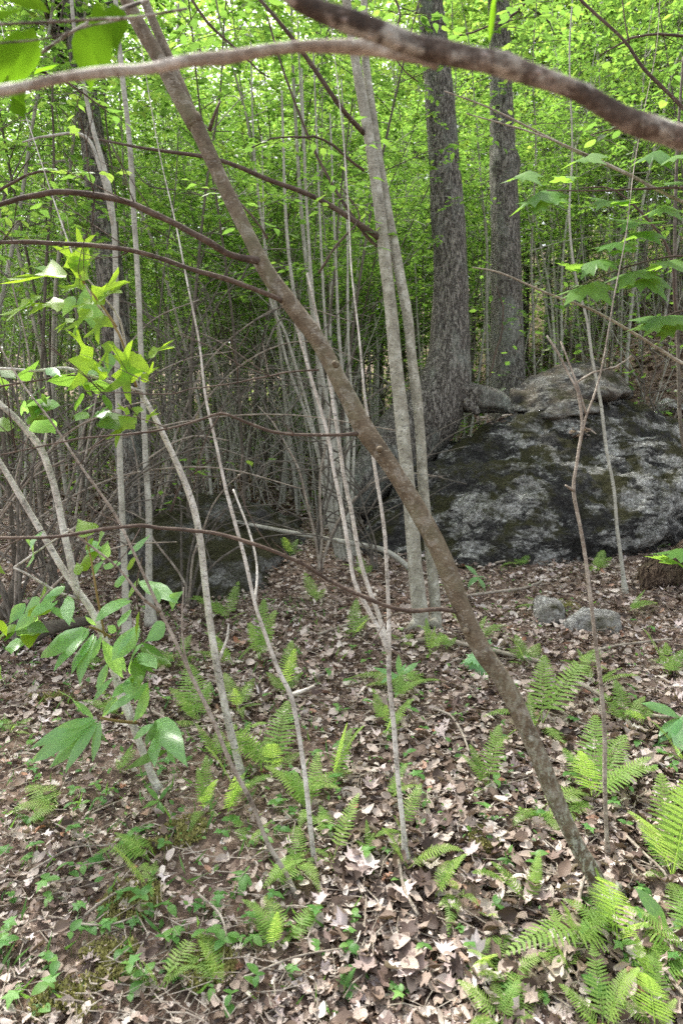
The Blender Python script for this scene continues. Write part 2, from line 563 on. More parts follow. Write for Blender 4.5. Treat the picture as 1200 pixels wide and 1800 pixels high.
class LB:
    """collects many leaves into one mesh with numpy"""
    def __init__(s):
        s.V = []; s.F = []; s.R = []; s.U = []; s.n = 0

    def add(s, tpl, pos, fwd, nrm, size, curl=(.0, .0), rnd=None, twist=0.25, asp=1.0, crumple=0.0):
        V, F = T[tpl]
        pos = np.atleast_2d(pos); N = len(pos)
        fwd = fwd / np.linalg.norm(fwd, axis=1, keepdims=True)
        side = np.cross(nrm, fwd); side /= np.linalg.norm(side, axis=1, keepdims=True) + 1e-9
        up = np.cross(fwd, side)
        x = V[:, 0][None]; y = V[:, 1][None] * asp
        c1 = rng.normal(curl[0], abs(curl[0]) * .6 + .05, (N, 1)); c2 = rng.normal(curl[1], abs(curl[1]) * .6 + .08, (N, 1))
        tw = rng.normal(0, twist, (N, 1))
        z = c1 * (x - .3) ** 2 + c2 * np.abs(y) * 1.2 + tw * (x - .3) * y
        if crumple: z = z + rng.normal(0, crumple, z.shape) * (x > .02)
        sz = np.broadcast_to(np.asarray(size, float).reshape(-1, 1), (N, 1))
        X = (pos[:, None, :] + (x * sz)[..., None] * fwd[:, None] + (y * sz)[..., None] * side[:, None] + (z * sz)[..., None] * up[:, None])
        nv = V.shape[0]
        s.V.append(X.reshape(-1, 3))
        s.F.append((F[None] + (s.n + nv * np.arange(N))[:, None, None]).reshape(-1, 3))
        s.n += nv * N
        if rnd is None: rnd = rng.random(N)
        s.R.append(np.repeat(rnd, nv))
        s.U.append(np.tile(V, (N, 1)))

    def mesh(s, name, mat, smooth=False):
        V = np.concatenate(s.V); F = np.concatenate(s.F); R = np.concatenate(s.R); U = np.concatenate(s.U)
        return tri_mesh(name, V, F, mat, R, U, smooth)


def tri_mesh(name, V, F, mat, R=None, U=None, smooth=False):
    me = bpy.data.meshes.new(name)
    me.vertices.add(len(V)); me.loops.add(F.size); me.polygons.add(len(F))
    me.vertices.foreach_set('co', np.ascontiguousarray(V, np.float32).ravel())
    me.loops.foreach_set('vertex_index', F.astype(np.int32).ravel())
    me.polygons.foreach_set('loop_start', np.arange(0, F.size, 3, dtype=np.int32))
    if smooth:
        me.polygons.foreach_set('use_smooth', np.ones(len(F), bool))
    me.update(calc_edges=True)
    if R is not None:
        a = me.attributes.new('rnd', 'FLOAT', 'POINT'); a.data.foreach_set('value', R.astype(np.float32))
    if U is not None:
        uv = me.uv_layers.new(name='UVMap'); uv.data.foreach_set('uv', U[F.ravel()].astype(np.float32).ravel())
    me.materials.append(mat)
    me.validate()
    return me


def hero_leaf(parent, tpl, base, tip, mat, nrm=None, asp=1.0, curl=(-.15, -.12), name='leaf', roll=0.0, stalk=0.0):
    base = Vector(base); tip = Vector(tip)
    f = tip - base; L = f.length
    if nrm is None: nrm = Vector((0, 0, 1))
    nrm = Vector(nrm)
    if abs(f.normalized().dot(nrm.normalized())) > .95: nrm = nrm + Vector((.5, .6, 0))
    if roll: nrm = Matrix.Rotation(roll, 3, f.normalized()) @ nrm
    lb = LB()
    b0 = base + f * stalk
    lb.add(tpl, np.array([b0]), np.array([f]), np.array([nrm]), L * (1 - stalk), curl, twist=.1, asp=asp * {'tulip': .58, 'long': .58, 'oval': .8, 'ovate': .68, 'maple': .8}.get(tpl, 1), crumple=.012)
    me = lb.mesh(name, mat, smooth=tpl in ('long', 'oval'))
    o = linkw(name, me, parent)
    if stalk > 0:
        mb = MB().tube([base, b0], [.0012, .001], 5)
        linkw('leaf_stalk', mb.mesh('leaf_stalk', M['redstem']), parent)
    return o


# ------------------------------------------------------------------ ground
def build_ground():
    a = np.linspace(-1, 1, 341)
    xs = 3.2 * a + 117 * np.sign(a) * np.abs(a) ** 6
    b = np.linspace(0, 1, 421)
    ys = -6 + 20 * b + 150 * b ** 6
    X, Y = np.meshgrid(xs, ys)
    Z = H(X, Y)
    V = np.stack([X, Y, Z], -1).reshape(-1, 3)
    nx, ny = len(xs), len(ys)
    i = (np.arange(ny - 1)[:, None] * nx + np.arange(nx - 1)[None]).ravel()
    F = np.concatenate([np.stack([i, i + 1, i + nx + 1], 1), np.stack([i, i + nx + 1, i + nx], 1)])
    me = tri_mesh('ground', V, F, M['ground'], smooth=True)
    return tag(link('ground', me), kind='structure')


ground = build_ground()


# ------------------------------------------------------------------ rocks
def rock(name, pts, mat, label, cat='boulder', vox=.045, amp=.12, fine=.03, seed=0, parent=None, group=None, sub=2, layer=0.0):
    bm = bmesh.new()
    c = sum((Vector(p) for p in pts), Vector()) / len(pts)
    for p in pts: bm.verts.new(Vector(p) - c)
    r = bmesh.ops.convex_hull(bm, input=bm.verts)
    bmesh.ops.delete(bm, geom=list({g for g in list(r['geom_interior']) + list(r['geom_unused']) if isinstance(g, bmesh.types.BMVert)}), context='VERTS')
    me = bpy.data.meshes.new(name); bm.to_mesh(me); bm.free()
    o = bpy.data.objects.new(name, me); COL.objects.link(o)
    m = o.modifiers.new('b', 'REMESH'); m.mode = 'VOXEL'; m.voxel_size = vox
    m2 = o.modifiers.new('s', 'SMOOTH'); m2.iterations = sub * 3; m2.factor = .5
    dg = bpy.context.evaluated_depsgraph_get()
    me2 = bpy.data.meshes.new_from_object(o.evaluated_get(dg))
    o.modifiers.clear(); o.data = me2
    off = Vector((seed * 7.1, seed * 3.3, 0))
    nn = [v.normal.copy() for v in me2.vertices]
    for v, n in zip(me2.vertices, nn):
        p = v.co + c
        q = p + off
        d = amp * noise.fractal(q * 1.1, .9, 2.0, 4)
        d += amp * .5 * (abs(noise.noise(q * 2.3)) * -2 + .4)
        d += fine * noise.fractal(q * 7, .8, 2.1, 4)
        if layer:
            d += layer * math.sin((q.z * 1.0 + q.x * .35 + .25 * noise.noise(q * 1.5)) * 26) * .5
        v.co = v.co + n * d
    me2.name = name
    me2.materials.clear(); me2.materials.append(mat)
    me2.polygons.foreach_set('use_smooth', [True] * len(me2.polygons))
    me2.update()
    o.location = c
    if parent is not None: o.parent = parent
    else: tag(o, label, cat, group)
    return o


def down(p, k=.35):
    return Vector((p[0], p[1], p[2] - k))


bp = [down(G(628, 978)), down(G(700, 1000)), down(G(790, 1008)), down(G(960, 1000)), down(G(1100, 972)), down(G(1240, 935)), down(G(1420, 920)),
      P(632, 925, 6.9), P(690, 858, 7.2), P(750, 812, 7.4), P(830, 768, 7.6), P(900, 740, 7.8), P(1000, 722, 8.1), P(1090, 700, 8.5), P(1180, 745, 8.6), P(1300, 790, 8.4), P(1430, 850, 8.5),
      P(830, 850, 6.9), P(960, 850, 6.8), P(1100, 850, 7.0), P(1240, 860, 7.3), P(900, 950, 6.35), P(1080, 930, 6.6),
      P(780, 800, 10), P(1000, 740, 10.6), P(1250, 780, 10.8), P(640, 900, 9.5), P(660, 980, 9.2), P(1000, 930, 10.6), P(1400, 930, 10.8)]
boulder = rock('boulder', bp, M['rock'], 'huge dark lichen-streaked boulder with mossy shoulder beneath the big trees', vox=.04, amp=.13, fine=.06, seed=1, sub=1)
sl = [P(893, 690, 8.1), P(897, 728, 7.95), P(950, 722, 7.8), P(1010, 705, 7.8), P(1060, 690, 7.9), P(1108, 690, 8.2), P(985, 645, 8.4), P(1040, 638, 8.5), P(1080, 652, 8.5), P(1100, 672, 8.5),
      P(910, 690, 9.3), P(985, 650, 9.4), P(1080, 660, 9.4), P(1110, 700, 9.5), P(900, 730, 9.3), P(1000, 725, 9.3), P(930, 667, 8.3)]
rock('rock_slab', sl, M['slab'], 'flat tan and grey rock slab lying on top of the huge boulder', 'rock', vox=.03, amp=.05, fine=.03, seed=4, layer=.03)
s2 = [P(945, 728, 7.75), P(985, 702, 7.8), P(1020, 700, 7.8), P(1062, 712, 7.8), P(1050, 725, 7.7), P(960, 735, 7.7), P(990, 735, 8.4), P(1060, 725, 8.4), P(1000, 705, 8.4)]
rock('rock_slab', s2, M['slab'], 'small pale wedge of rock tucked under the tan slab on the boulder', 'rock', vox=.025, amp=.03, fine=.02, seed=7)
lp = [down(G(205, 1075)), down(G(280, 1100)), down(G(350, 1098)), down(G(440, 1080)), down(G(520, 1010)),
      P(232, 940, 5.9), P(262, 885, 6.2), P(330, 880, 6.3), P(420, 885, 6.5), P(490, 900, 6.8), P(535, 945, 7.0), P(545, 990, 7.4), P(270, 980, 5.5), P(400, 960, 5.7),
      P(215, 1000, 6.8), P(250, 900, 7.6), P(400, 880, 8.2), P(520, 920, 8.4), P(240, 1040, 7.8), P(540, 1000, 8.3)]
rock('boulder', lp, M['mossrock'], 'dark moss-covered boulder behind the pale saplings on the left', vox=.045, amp=.12, fine=.05, seed=9)


def stone(px, py, w, h, d_, label, mat, seed, group=None):
    p = G(px, py); d = depth(p); a = w / 2 * d / FP; b = h * d / FP
    pts = []
    r = random.Random(seed)
    for k in range(22):
        th = r.uniform(0, 6.28); ph = r.uniform(-.5, 1.5)
        pts.append(p + Vector((a * math.cos(th) * math.cos(ph * .8), d_ * math.sin(th) * math.cos(ph * .8) + d_ * .6, b * (.28 + .62 * math.sin(ph)) - .03)))
    return rock('stone', pts, mat, label, 'stone', vox=.009 if w < 90 else .012, amp=.05, fine=.02, sub=0, seed=seed, group=group)


stone(965, 1100, 54, 60, .12, 'upright white-grey stone left of the flat stone before the boulder', M['whiterock'], 3)
stone(1045, 1116, 118, 52, .16, 'low whitish stone with a brown broken side before the boulder', M['whiterock'], 5)
stone(1185, 735, 50, 45, .25, 'pale angular stone on the slope right of the boulder', M['whiterock'], 8)
stone(1150, 760, 45, 26, .25, 'dark flat stone wedged at the slope right of the boulder', M['rock'], 12)
stone(470, 1105, 40, 14, .1, 'small flat grey stone poking from leaves near the mossy boulder', M['whiterock'], 15)


# ------------------------------------------------------------------ big trees
def big_trunk(name, pts, rad, label, seed, roots=(), burl=None, crown=True, sides=44, mat='furrow'):
    base = Vector(pts[0])
    t = empty(name, base, label, 'tree')
    mb = MB().tube(pts, rad, sides, lump=.10, seed=seed, step=.05, flute=.02)
    for v in mb.v:
        q = Vector((v.x * 7, v.y * 7, v.z * 2.2)) + Vector((seed, 0, 0))
        ax = Vector((v.x, v.y, 0))
        n = noise.fractal(q, .8, 2.2, 3)
        # push along the horizontal direction away from the axis found later
        v.x += n * .012 * math.cos(v.y * 40 + v.z); v.y -= abs(n) * .014
    if burl:
        c, r, k = burl
        for v in mb.v:
            d = (v - c).length / r
            if d < 1: v += (v - c).normalized() * k * (1 - d * d)
    linkw('trunk', mb.mesh('trunk', M[mat]), t)
    for i, (rp, rr) in enumerate(roots):
        m = MB().tube(rp, rr, 22, lump=.38, seed=seed + i * 3.1, step=.05)
        linkw('root', m.mesh('root', M[mat]), t)
    return t


def pr(lst):
    """[(px,py,depth,width_px)] to points and radii"""
    return [P(a, b, c) for a, b, c, w in lst], [w / 2 * c / FP for a, b, c, w in lst]


p, r = pr([(618, 900, 7.7, 50), (645, 852, 7.8, 80), (676, 812, 7.95, 104), (712, 772, 8.1, 118), (750, 728, 8.1, 112), (778, 680, 8.1, 92), (790, 615, 8.1, 72), (790, 540, 8.1, 63), (790, 450, 8.1, 59), (784, 340, 8.1, 56), (777, 240, 8.1, 53),
           (768, 120, 8.1, 48), (757, 20, 8.1, 44), (745, -120, 8.1, 40), (738, -330, 8.1, 34), (735, -600, 8.2, 26)])
r1a = pr([(720, 780, 8.0, 60), (680, 800, 7.8, 50), (650, 822, 7.7, 40), (628, 865, 7.6, 30), (612, 915, 7.7, 22), (600, 960, 7.9, 16)])
r1b = pr([(800, 690, 8.1, 50), (838, 700, 8.0, 46), (870, 705, 8.1, 40), (893, 716, 8.1, 26), (912, 738, 8.0, 12)])
r1c = pr([(802, 690, 8.05, 50), (824, 712, 7.95, 26), (840, 728, 7.9, 10)])
tree1 = big_trunk('big_tree', p, r, 'large rough-barked tree with swollen base gripping the top of the boulder', 3.0, [r1a, r1b, r1c])
p, r = pr([(893, 760, 9.6, 70), (893, 690, 9.6, 62), (892, 600, 9.6, 57), (890, 500, 9.6, 53), (888, 400, 9.6, 49), (884, 310, 9.6, 47), (882, 250, 9.6, 45), (879, 150, 9.6, 39), (876, 40, 9.6, 36),
           (872, -120, 9.6, 33), (870, -400, 9.6, 26)])
tree2 = big_trunk('big_tree', p, r, 'straight rough-barked tree with a dark swelling, right of the boulder-gripping tree', 8.0, [], burl=(P(893, 287, 9.5), .26, .07))
p, r = pr([(240, 930, 7.1, 62), (234, 860, 7.1, 50), (222, 760, 7.1, 46), (208, 620, 7.1, 46), (195, 500, 7.1, 46), (180, 380, 7.1, 45), (165, 260, 7.1, 42), (148, 150, 7.1, 40), (132, 30, 7.1, 38), (115, -120, 7.1, 34), (90, -350, 7.1, 28)])
tree3 = big_trunk('big_tree', p, r, 'dark rough-barked tree standing behind the tangled branches on the left', 14.0)
p, r = pr([(330, 830, 17, 26), (330, 700, 17, 22), (327, 500, 17, 21), (322, 300, 17, 19), (320, 100, 17, 17), (318, -100, 17, 14), (316, -250, 17, 10)])
big_trunk('big_tree', p, r, 'slim grey tree far back between dark saplings, left of the leaning trunk', 21.0, sides=20)
p, r = pr([(576, 800, 15, 30), (577, 650, 15, 26), (574, 450, 15, 24), (570, 250, 15, 21), (566, 50, 15, 19), (560, -200, 15, 15)])
big_trunk('big_tree', p, r, 'mid-sized dark tree far behind, showing right of the leaning trunk', 26.0, sides=20)

# the pair of pale intertwined trunks
gb = G(748, 1112)
t = empty('twin_trunk_tree', gb, 'pale grey tree of two trunks pressed together, in front of the boulder', 'tree')
d0 = depth(gb)
L1 = [(742, 1125, d0, 44), (738, 1085, d0, 37), (728, 980, d0, 31), (718, 860, d0, 29), (708, 760, d0, 29), (697, 650, d0, 29), (688, 560, d0, 29), (676, 450, d0, 27), (662, 330, d0, 25), (645, 220, d0, 23), (625, 110, d0, 21), (608, 0, d0, 19), (585, -150, d0, 16), (560, -400, d0, 12)]
L2 = [(762, 1120, d0 + .05, 36), (765, 1075, d0 + .06, 30), (757, 980, d0 + .06, 27), (744, 860, d0 + .06, 26), (738, 760, d0 + .06, 25), (726, 650, d0 + .05, 26), (716, 560, d0 + .05, 26), (696, 450, d0 + .06, 24), (674, 330, d0 + .06, 23), (657, 220, d0 + .07, 21), (643, 110, d0 + .08, 19), (640, 0, d0 + .1, 17), (640, -150, d0 + .1, 14), (640, -400, d0 + .1, 10)]
for k, L in enumerate((L1, L2)):
    p, r = pr(L)
    r = [q * (.80, .70)[k] * (1 + .10 * noise.noise(pp_ * 3.1)) for q, pp_ in zip(r, p)]
    linkw('trunk', MB().tube(p, r, 22, lump=.16, seed=k * 5 + 1, step=.05).mesh('trunk', M['band']), t)
for (pp) in ([(758, 1090), (775, 1110), (800, 1135)], [(735, 1090), (715, 1110), (700, 1125)]):
    p, r = pr([(a, b, d0, w) for (a, b), w in zip(pp, (20, 13, 6))])
    linkw('root', MB().tube(p, r, 10, lump=.2, seed=3, step=.04).mesh('root', M['band']), t)
# side branches of the twin trunk
for L in ([(668, 420, d0, 12), (640, 400, d0 - .05, 10), (560, 350, d0 - .1, 9), (470, 315, d0 - .15, 8), (380, 280, d0 - .2, 7), (250, 260, d0 - .2, 5), (150, 240, d0, 3)],
          [(640, 235, d0, 9), (600, 190, d0 - .2, 8), (545, 110, d0 - .3, 8), (500, 50, d0 - .4, 7), (440, -20, d0 - .4, 5)],
          [(718, 545, d0 + .1, 7), (700, 470, d0 + .1, 6), (640, 410, d0, 6), (560, 280, d0, 5), (500, 130, d0, 4), (470, 30, d0, 3)]):
    p, r = pr(L)
    linkw('branch', MB().tube(p, r, 9, lump=.15, seed=L[0][0], step=.06).mesh('branch', M['twig']), t)

# ------------------------------------------------------------------ the leaning trunk
gb = G(1068, 1590)
d0 = depth(gb) + .02
t = empty('leaning_tree', gb, 'brown speckled young tree leaning across the whole picture to the upper left', 'tree')
D = lambda k: d0 + k
main = [(1078, 1610, D(0), 44), (1052, 1555, D(0), 38), (1010, 1480, D(0), 37), (970, 1390, D(0), 38), (930, 1290, D(.0), 40), (885, 1200, D(.0), 42), (845, 1140, D(.0), 42), (812, 1070, D(.02), 41), (775, 975, D(.03), 42),
        (730, 890, D(.04), 41), (680, 810, D(.04), 40), (640, 755, D(.05), 42), (608, 690, D(.06), 40), (565, 610, D(.06), 37), (515, 540, D(.07), 38), (470, 480, D(.08), 37), (440, 420, D(.08), 33), (405, 350, D(.09), 32), (370, 275, D(.1), 33), (338, 205, D(.1), 36)]
lft = [(345, 222, D(.1), 30), (310, 160, D(.1), 27), (275, 95, D(.12), 26), (240, 35, D(.12), 24), (205, -40, D(.12), 22), (150, -180, D(.15), 18), (90, -350, D(.2), 13)]
rgt = [(342, 215, D(.11), 22), (318, 150, D(.12), 17), (292, 90, D(.15), 16), (262, 20, D(.18), 15), (235, -50, D(.2), 13), (190, -200, D(.3), 9)]
p, r = pr(main)
r = [q * .77 for q in r]
linkw('trunk', MB().tube(p, r, 30, lump=.17, seed=2, step=.015).mesh('trunk', M['leaning']), t)
for L in (lft, rgt):
    p, r = pr(L)
    linkw('stem', MB().tube(p, r, 20, lump=.1, seed=5, step=.025).mesh('stem', M['leaning']), t)
for L in ([(495, 528, D(.06), 12), (470, 518, D(.0), 12), (400, 492, D(-.05), 12), (340, 475, D(-.1), 11), (290, 455, D(-.1), 11), (230, 438, D(-.15), 11), (150, 428, D(-.15), 11), (60, 426, D(-.2), 10), (-80, 425, D(-.2), 8), (-220, 400, D(-.2), 6)],
          [(452, 458, D(.06), 18), (425, 450, D(0), 16), (370, 430, D(-.1), 15), (300, 392, D(-.15), 15), (240, 362, D(-.2), 15), (170, 342, D(-.25), 14), (100, 336, D(-.3), 13), (30, 344, D(-.3), 12), (-80, 380, D(-.3), 10), (-200, 400, D(-.3), 7)],
          [(815, 1080, D(.04), 15), (790, 1076, D(.0), 11), (700, 1068, D(-.05), 10), (650, 1050, D(-.1), 10), (600, 1028, D(-.1), 9), (530, 990, D(-.15), 9), (450, 957, D(-.2), 9), (370, 935, D(-.2), 9), (280, 925, D(-.2), 9), (180, 932, D(-.25), 9), (80, 945, D(-.25), 8), (-60, 945, D(-.2), 7)],
          [(632, 762, D(.05), 10), (600, 762, D(.0), 8), (520, 762, D(-.1), 7), (450, 750, D(-.15), 7), (390, 728, D(-.2), 6), (330, 742, D(-.2), 5), (260, 758, D(-.2), 5), (150, 770, D(-.2), 4), (0, 800, D(-.2), 3)],
          [(560, 650, D(.03), 5), (520, 655, D(.0), 4), (450, 665, D(.1), 4), (380, 680, D(.1), 3), (280, 690, D(.2), 3), (150, 690, D(.2), 2)],
          [(368, 230, D(.08), 9), (378, 200, D(.05), 7), (386, 182, D(.05), 6)]):
    p, r = kinky(*pr(L), seed=L[0][1])
    r = [q * .70 for q in r]
    linkw('branch', MB().tube(p, r, 12, lump=.16, seed=L[0][0], step=.02).mesh('branch', M['twig']), t)
    if len(L) > 4: twiglets(t, p, 7, .06, .42, .0022, 'twig', L[0][0])
for (dx, dy) in ((-.13, .02), (.10, .06), (.03, -.12), (-.05, .14)):
    e = Vector((gb.x + dx, gb.y + dy, hz(gb.x + dx, gb.y + dy) - .01))
    st_ = Vector((gb.x, gb.y, gb.z + .05))
    linkw('root', MB().tube([st_, st_.lerp(e, .5) + Vector((0, 0, -.005)), e, e + (e - st_) * .4 - Vector((0, 0, .03))], [.032, .022, .012, .006], 10, lump=.2, step=.02).mesh('root', M['leaning']), t)
# knots
for (x, y) in ((668, 790), (820, 1110), (935, 1300), (590, 640)):
    c = P(x, y, d0 - .03)
    linkw('knot', MB().tube([c + Vector((0, .02, 0)), c + Vector((-.004, -.008, .002)), c + Vector((-.005, -.016, .003))], [.012, .009, .004], 10).mesh('knot', M['leaning']), t)

# ------------------------------------------------------------------ overhanging near branches
tb = Vector((1.02, .86, hz(1.02, .86)))
t = empty('overhanging_branch', tb, 'thick red-brown branch arching close overhead across the top right', 'branch')
A = [(430, -120, .62, 30), (500, -15, .63, 32), (560, 22, .64, 36), (640, 52, .65, 38), (720, 84, .66, 40), (800, 102, .67, 42), (880, 118, .68, 38), (950, 140, .69, 36), (1030, 172, .70, 36), (1110, 208, .71, 38), (1200, 236, .72, 42), (1330, 270, .74, 46), (1600, 330, .78, 50), (2080, 420, .86, 56)]
p, r = kinky(*pr(A), step=.04, amp=.003, seed=5)
r = [q * .92 for q in r]
twiglets(t, p, 3, .1, .3, .0018, 'redbranch', 77)
linkw('branch', MB().tube(p, r, 20, lump=.22, seed=4, step=.01).mesh('branch', M['redbranch']), t)
linkw('trunk', MB().tube([tb - Vector((0, 0, .1)), tb + Vector((-.03, 0, .9)), tb + Vector((.02, .02, 1.8)), tb + Vector((0, .05, 3.2))], [.035, .03, .025, .015], 14, lump=.1, step=.05).mesh('trunk', M['redbranch']), t)
t2 = empty('overhanging_branch', P(735, 100, .70), 'thinner pale lichened branch bowing in from the top left edge', 'branch')
B = [(770, 112, .70, 26), (735, 100, .70, 26), (690, 92, .70, 27), (640, 88, .70, 29), (560, 86, .69, 26), (480, 92, .69, 25), (400, 98, .68, 24), (330, 104, .67, 25), (260, 118, .66, 22), (180, 132, .65, 21), (110, 142, .64, 20), (40, 158, .63, 21), (-40, 165, .62, 22), (-200, 150, .6, 22), (-500, 60, .6, 20)]
p, r = kinky(*pr(B), step=.035, amp=.003, seed=6)
r = [q * .80 for q in r]
linkw('branch', MB().tube(p, r, 18, lump=.16, seed=9, step=.01).mesh('branch', M['palebranch']), t2)
for L in ([(330, 15, .95, 5), (240, 30, .93, 5), (150, 35, .92, 5), (60, 40, .9, 5), (-60, 45, .9, 5)], [(240, 30, .95, 3), (160, 45, .93, 3), (80, 68, .9, 3), (-30, 78, .9, 3)],
          [(260, 0, 1.2, 7), (190, 25, 1.1, 6), (120, 60, 1.1, 5), (50, 110, 1.1, 5), (-30, 160, 1.1, 4)]):
    p, r = pr(L)
    linkw('twig', MB().tube(p, r, 8, lump=.1, seed=L[0][0], step=.02).mesh('twig', M['redbranch']), t2)
# soft out-of-focus leaves in the upper left corner
for (bx, by, tx, ty, d, k) in ((170, 0, 185, 130, .75, 'long'), (30, 45, -20, 140, .7, 'oval'), (60, 45, 20, 150, .75, 'oval'), (200, 5, 205, 90, .8, 'oval'),
                               (40, 10, -40, 40, .7, 'oval'), (150, 30, 160, 150, .95, 'oval'), (0, 100, 40, 180, 1.0, 'oval'), (60, 130, 120, 105, 1.1, 'oval'), (185, 40, 250, 20, .9, 'long'), (860, 80, 875, -15, .8, 'long'), (20, 170, 45, 205, 1.0, 'oval'), (0, -30, 90, 20, .8, 'oval')):
    o = hero_leaf(t2, 'long' if k == 'long' else 'ovate', P(bx, by, d + .25), P(tx, ty, d + .2), M['nearleaf'], nrm=(random.uniform(-.8, .8), -.6, 1), asp=.95)

# ------------------------------------------------------------------ named saplings
def grow(L):
    if L[-1][1] < 0: return L
    L = list(L)
    (x0, y0, a, _), (x1, y1, b, w) = L[-2], L[-1]
    k = (x1 - x0) / max(1, y0 - y1)
    while L[-1][1] > -120:
        x, y, dd, w = L[-1]
        k = k * .75 + random.uniform(-.09, .09)
        L.append((x + 110 * k, y - 110, dd + .05, max(1.6, w * .82)))
    return L


def sapling(name, L, label, mat='sapling', extra=(), sides=12, cat='sapling', partname='branch', lump=.16, bark2=None):
    if name == 'sapling': L = grow(L)
    p, r = pr(L)
    t = empty(name, p[0], label, cat)
    r = [q * .72 for q in r]
    if name == 'sapling':
        p.insert(1, p[0].lerp(p[1], .45)); r.insert(1, r[0] * 1.12); r[0] *= 2.0
    linkw('stem', MB().tube(p, r, sides, lump=lump, seed=L[0][0] * .1, step=.03).mesh('stem', M[mat]), t)
    for e in extra:
        p, r = pr(e)
        linkw(partname, MB().tube(p, r, 9, lump=lump, seed=e[0][0], step=.03).mesh(partname, M[bark2 or mat]), t)
    return t


def gd(px, py):
    return depth(G(px, py))


d = gd(278, 1392)
s1 = sapling('sapling', [(283, 1400, d, 19), (262, 1350, d, 17), (236, 1280, d, 17), (208, 1210, d, 17), (190, 1140, d, 17), (165, 1080, d, 17), (135, 1035, d, 17), (105, 990, d, 16), (70, 930, d, 15), (35, 870, d, 15), (0, 812, d, 14), (-60, 720, d, 13), (-160, 560, d, 11)],
             'white-barked sapling leaning left, forked low above the big drooping leaflets',
             extra=[[(138, 1050, d, 14), (125, 990, d - .02, 13), (112, 930, d, 12), (100, 870, d, 12), (85, 820, d, 12), (70, 785, d, 12), (35, 742, d, 11), (0, 710, d, 10), (-70, 650, d, 8)],
                    [(256, 1335, d, 12), (243, 1300, d + .04, 11), (225, 1240, d + .04, 11), (205, 1190, d + .03, 9)],
                    [(138, 1052, d, 6), (100, 1040, d - .1, 5), (50, 1010, d - .2, 4), (25, 998, d - .2, 4)],
                    [(75, 790, d, 5), (82, 760, d, 4), (72, 700, d - .05, 3), (62, 652, d - .1, 3)],
                    [(25, 998, d - .2, 4), (80, 960, d - .2, 3), (150, 915, d - .2, 2)]])
d = gd(428, 1372)
s2_ = sapling('sapling', [(430, 1385, d, 22), (421, 1345, d, 18), (404, 1280, d, 18), (390, 1215, d, 18), (378, 1150, d, 17), (368, 1085, d, 17), (360, 1020, d, 16), (352, 950, d, 16), (340, 890, d, 16), (318, 830, d, 15), (295, 780, d, 14), (268, 725, d, 12), (240, 675, d, 10), (222, 620, d - .05, 8), (205, 575, d - .1, 7), (175, 540, d - .15, 6), (150, 500, d - .2, 5), (140, 480, d - .2, 4)],
              'white-barked sapling ending in bright lobed leaves, straight stem left of centre',
              extra=[[(250, 690, d, 7), (232, 683, d - .05, 7), (180, 668, d - .1, 6), (120, 648, d - .1, 6), (60, 652, d - .15, 5), (0, 648, d - .2, 5), (-80, 660, d - .2, 4)],
                     [(225, 630, d, 4), (210, 560, d - .1, 4), (180, 520, d - .15, 3), (145, 480, d - .2, 3)],
                     [(385, 1160, d, 6), (400, 1120, d + .05, 4), (402, 1098, d + .05, 3)]])
d = gd(556, 1530)
sapling('sapling', [(560, 1600, d, 14), (553, 1520, d, 12), (545, 1450, d, 12), (537, 1370, d, 11), (525, 1290, d, 11), (512, 1225, d, 12), (490, 1180, d, 10), (468, 1120, d, 10), (448, 1060, d, 9), (430, 980, d, 9), (412, 915, d, 9), (395, 850, d, 8), (380, 780, d, 7), (362, 700, d, 6), (350, 600, d, 5), (330, 500, d, 4)],
        'thin grey sapling with a sharp kink, rising through the tall ferns left of centre', mat='sapling',
        extra=[[(510, 1222, d, 7), (530, 1215, d + .05, 6), (552, 1206, d + .1, 5)], [(448, 1060, d, 5), (452, 1000, d + .05, 4), (440, 940, d + .1, 4), (410, 860, d + .15, 3)]])
d = gd(522, 1580)
sapling('sapling', [(528, 1592, d, 13), (505, 1540, d, 11), (470, 1480, d, 11), (442, 1410, d, 11), (405, 1340, d, 10), (372, 1260, d, 10), (340, 1195, d, 9), (305, 1120, d, 8), (285, 1080, d, 8), (262, 1030, d, 7), (235, 970, d, 7), (200, 900, d, 7), (150, 830, d, 6), (90, 740, d, 5), (30, 660, d, 4)],
        'thin brown-grey sapling slanting far left from its foot beside the kinked sapling', mat='stick',
        extra=[[(282, 1075, d, 6), (250, 1050, d - .1, 5), (210, 1000, d - .1, 4), (160, 960, d - .15, 4), (120, 930, d - .2, 3)], [(340, 1195, d, 5), (325, 1150, d, 4), (320, 1100, d, 3), (323, 1032, d, 2)]])
d = gd(710, 1525)
sapling('sapling', [(714, 1530, d, 15), (708, 1450, d, 12), (700, 1380, d, 12), (692, 1280, d, 12), (684, 1200, d, 12), (683, 1150, d, 12), (683, 1080, d, 10), (680, 1010, d, 9), (676, 940, d, 9), (668, 880, d, 8), (658, 820, d, 8), (650, 760, d, 7), (640, 690, d, 6), (632, 600, d, 5), (618, 480, d, 4)],
        'thin pale sapling splitting into three stems at knee height near the picture centre', mat='sapling',
        extra=[[(684, 1150, d, 10), (665, 1105, d, 8), (640, 1060, d, 8), (622, 1020, d, 7), (612, 960, d, 7), (600, 890, d, 7), (585, 820, d, 6), (575, 760, d, 6), (540, 640, d, 5), (500, 500, d, 4)],
               [(682, 1135, d + .03, 8), (665, 1080, d + .05, 8), (650, 1040, d + .05, 8), (632, 980, d + .05, 7), (618, 900, d + .05, 7), (605, 840, d + .05, 7), (590, 740, d + .05, 6), (570, 620, d + .05, 5), (540, 480, d, 4)]])
d = gd(1068, 1530)
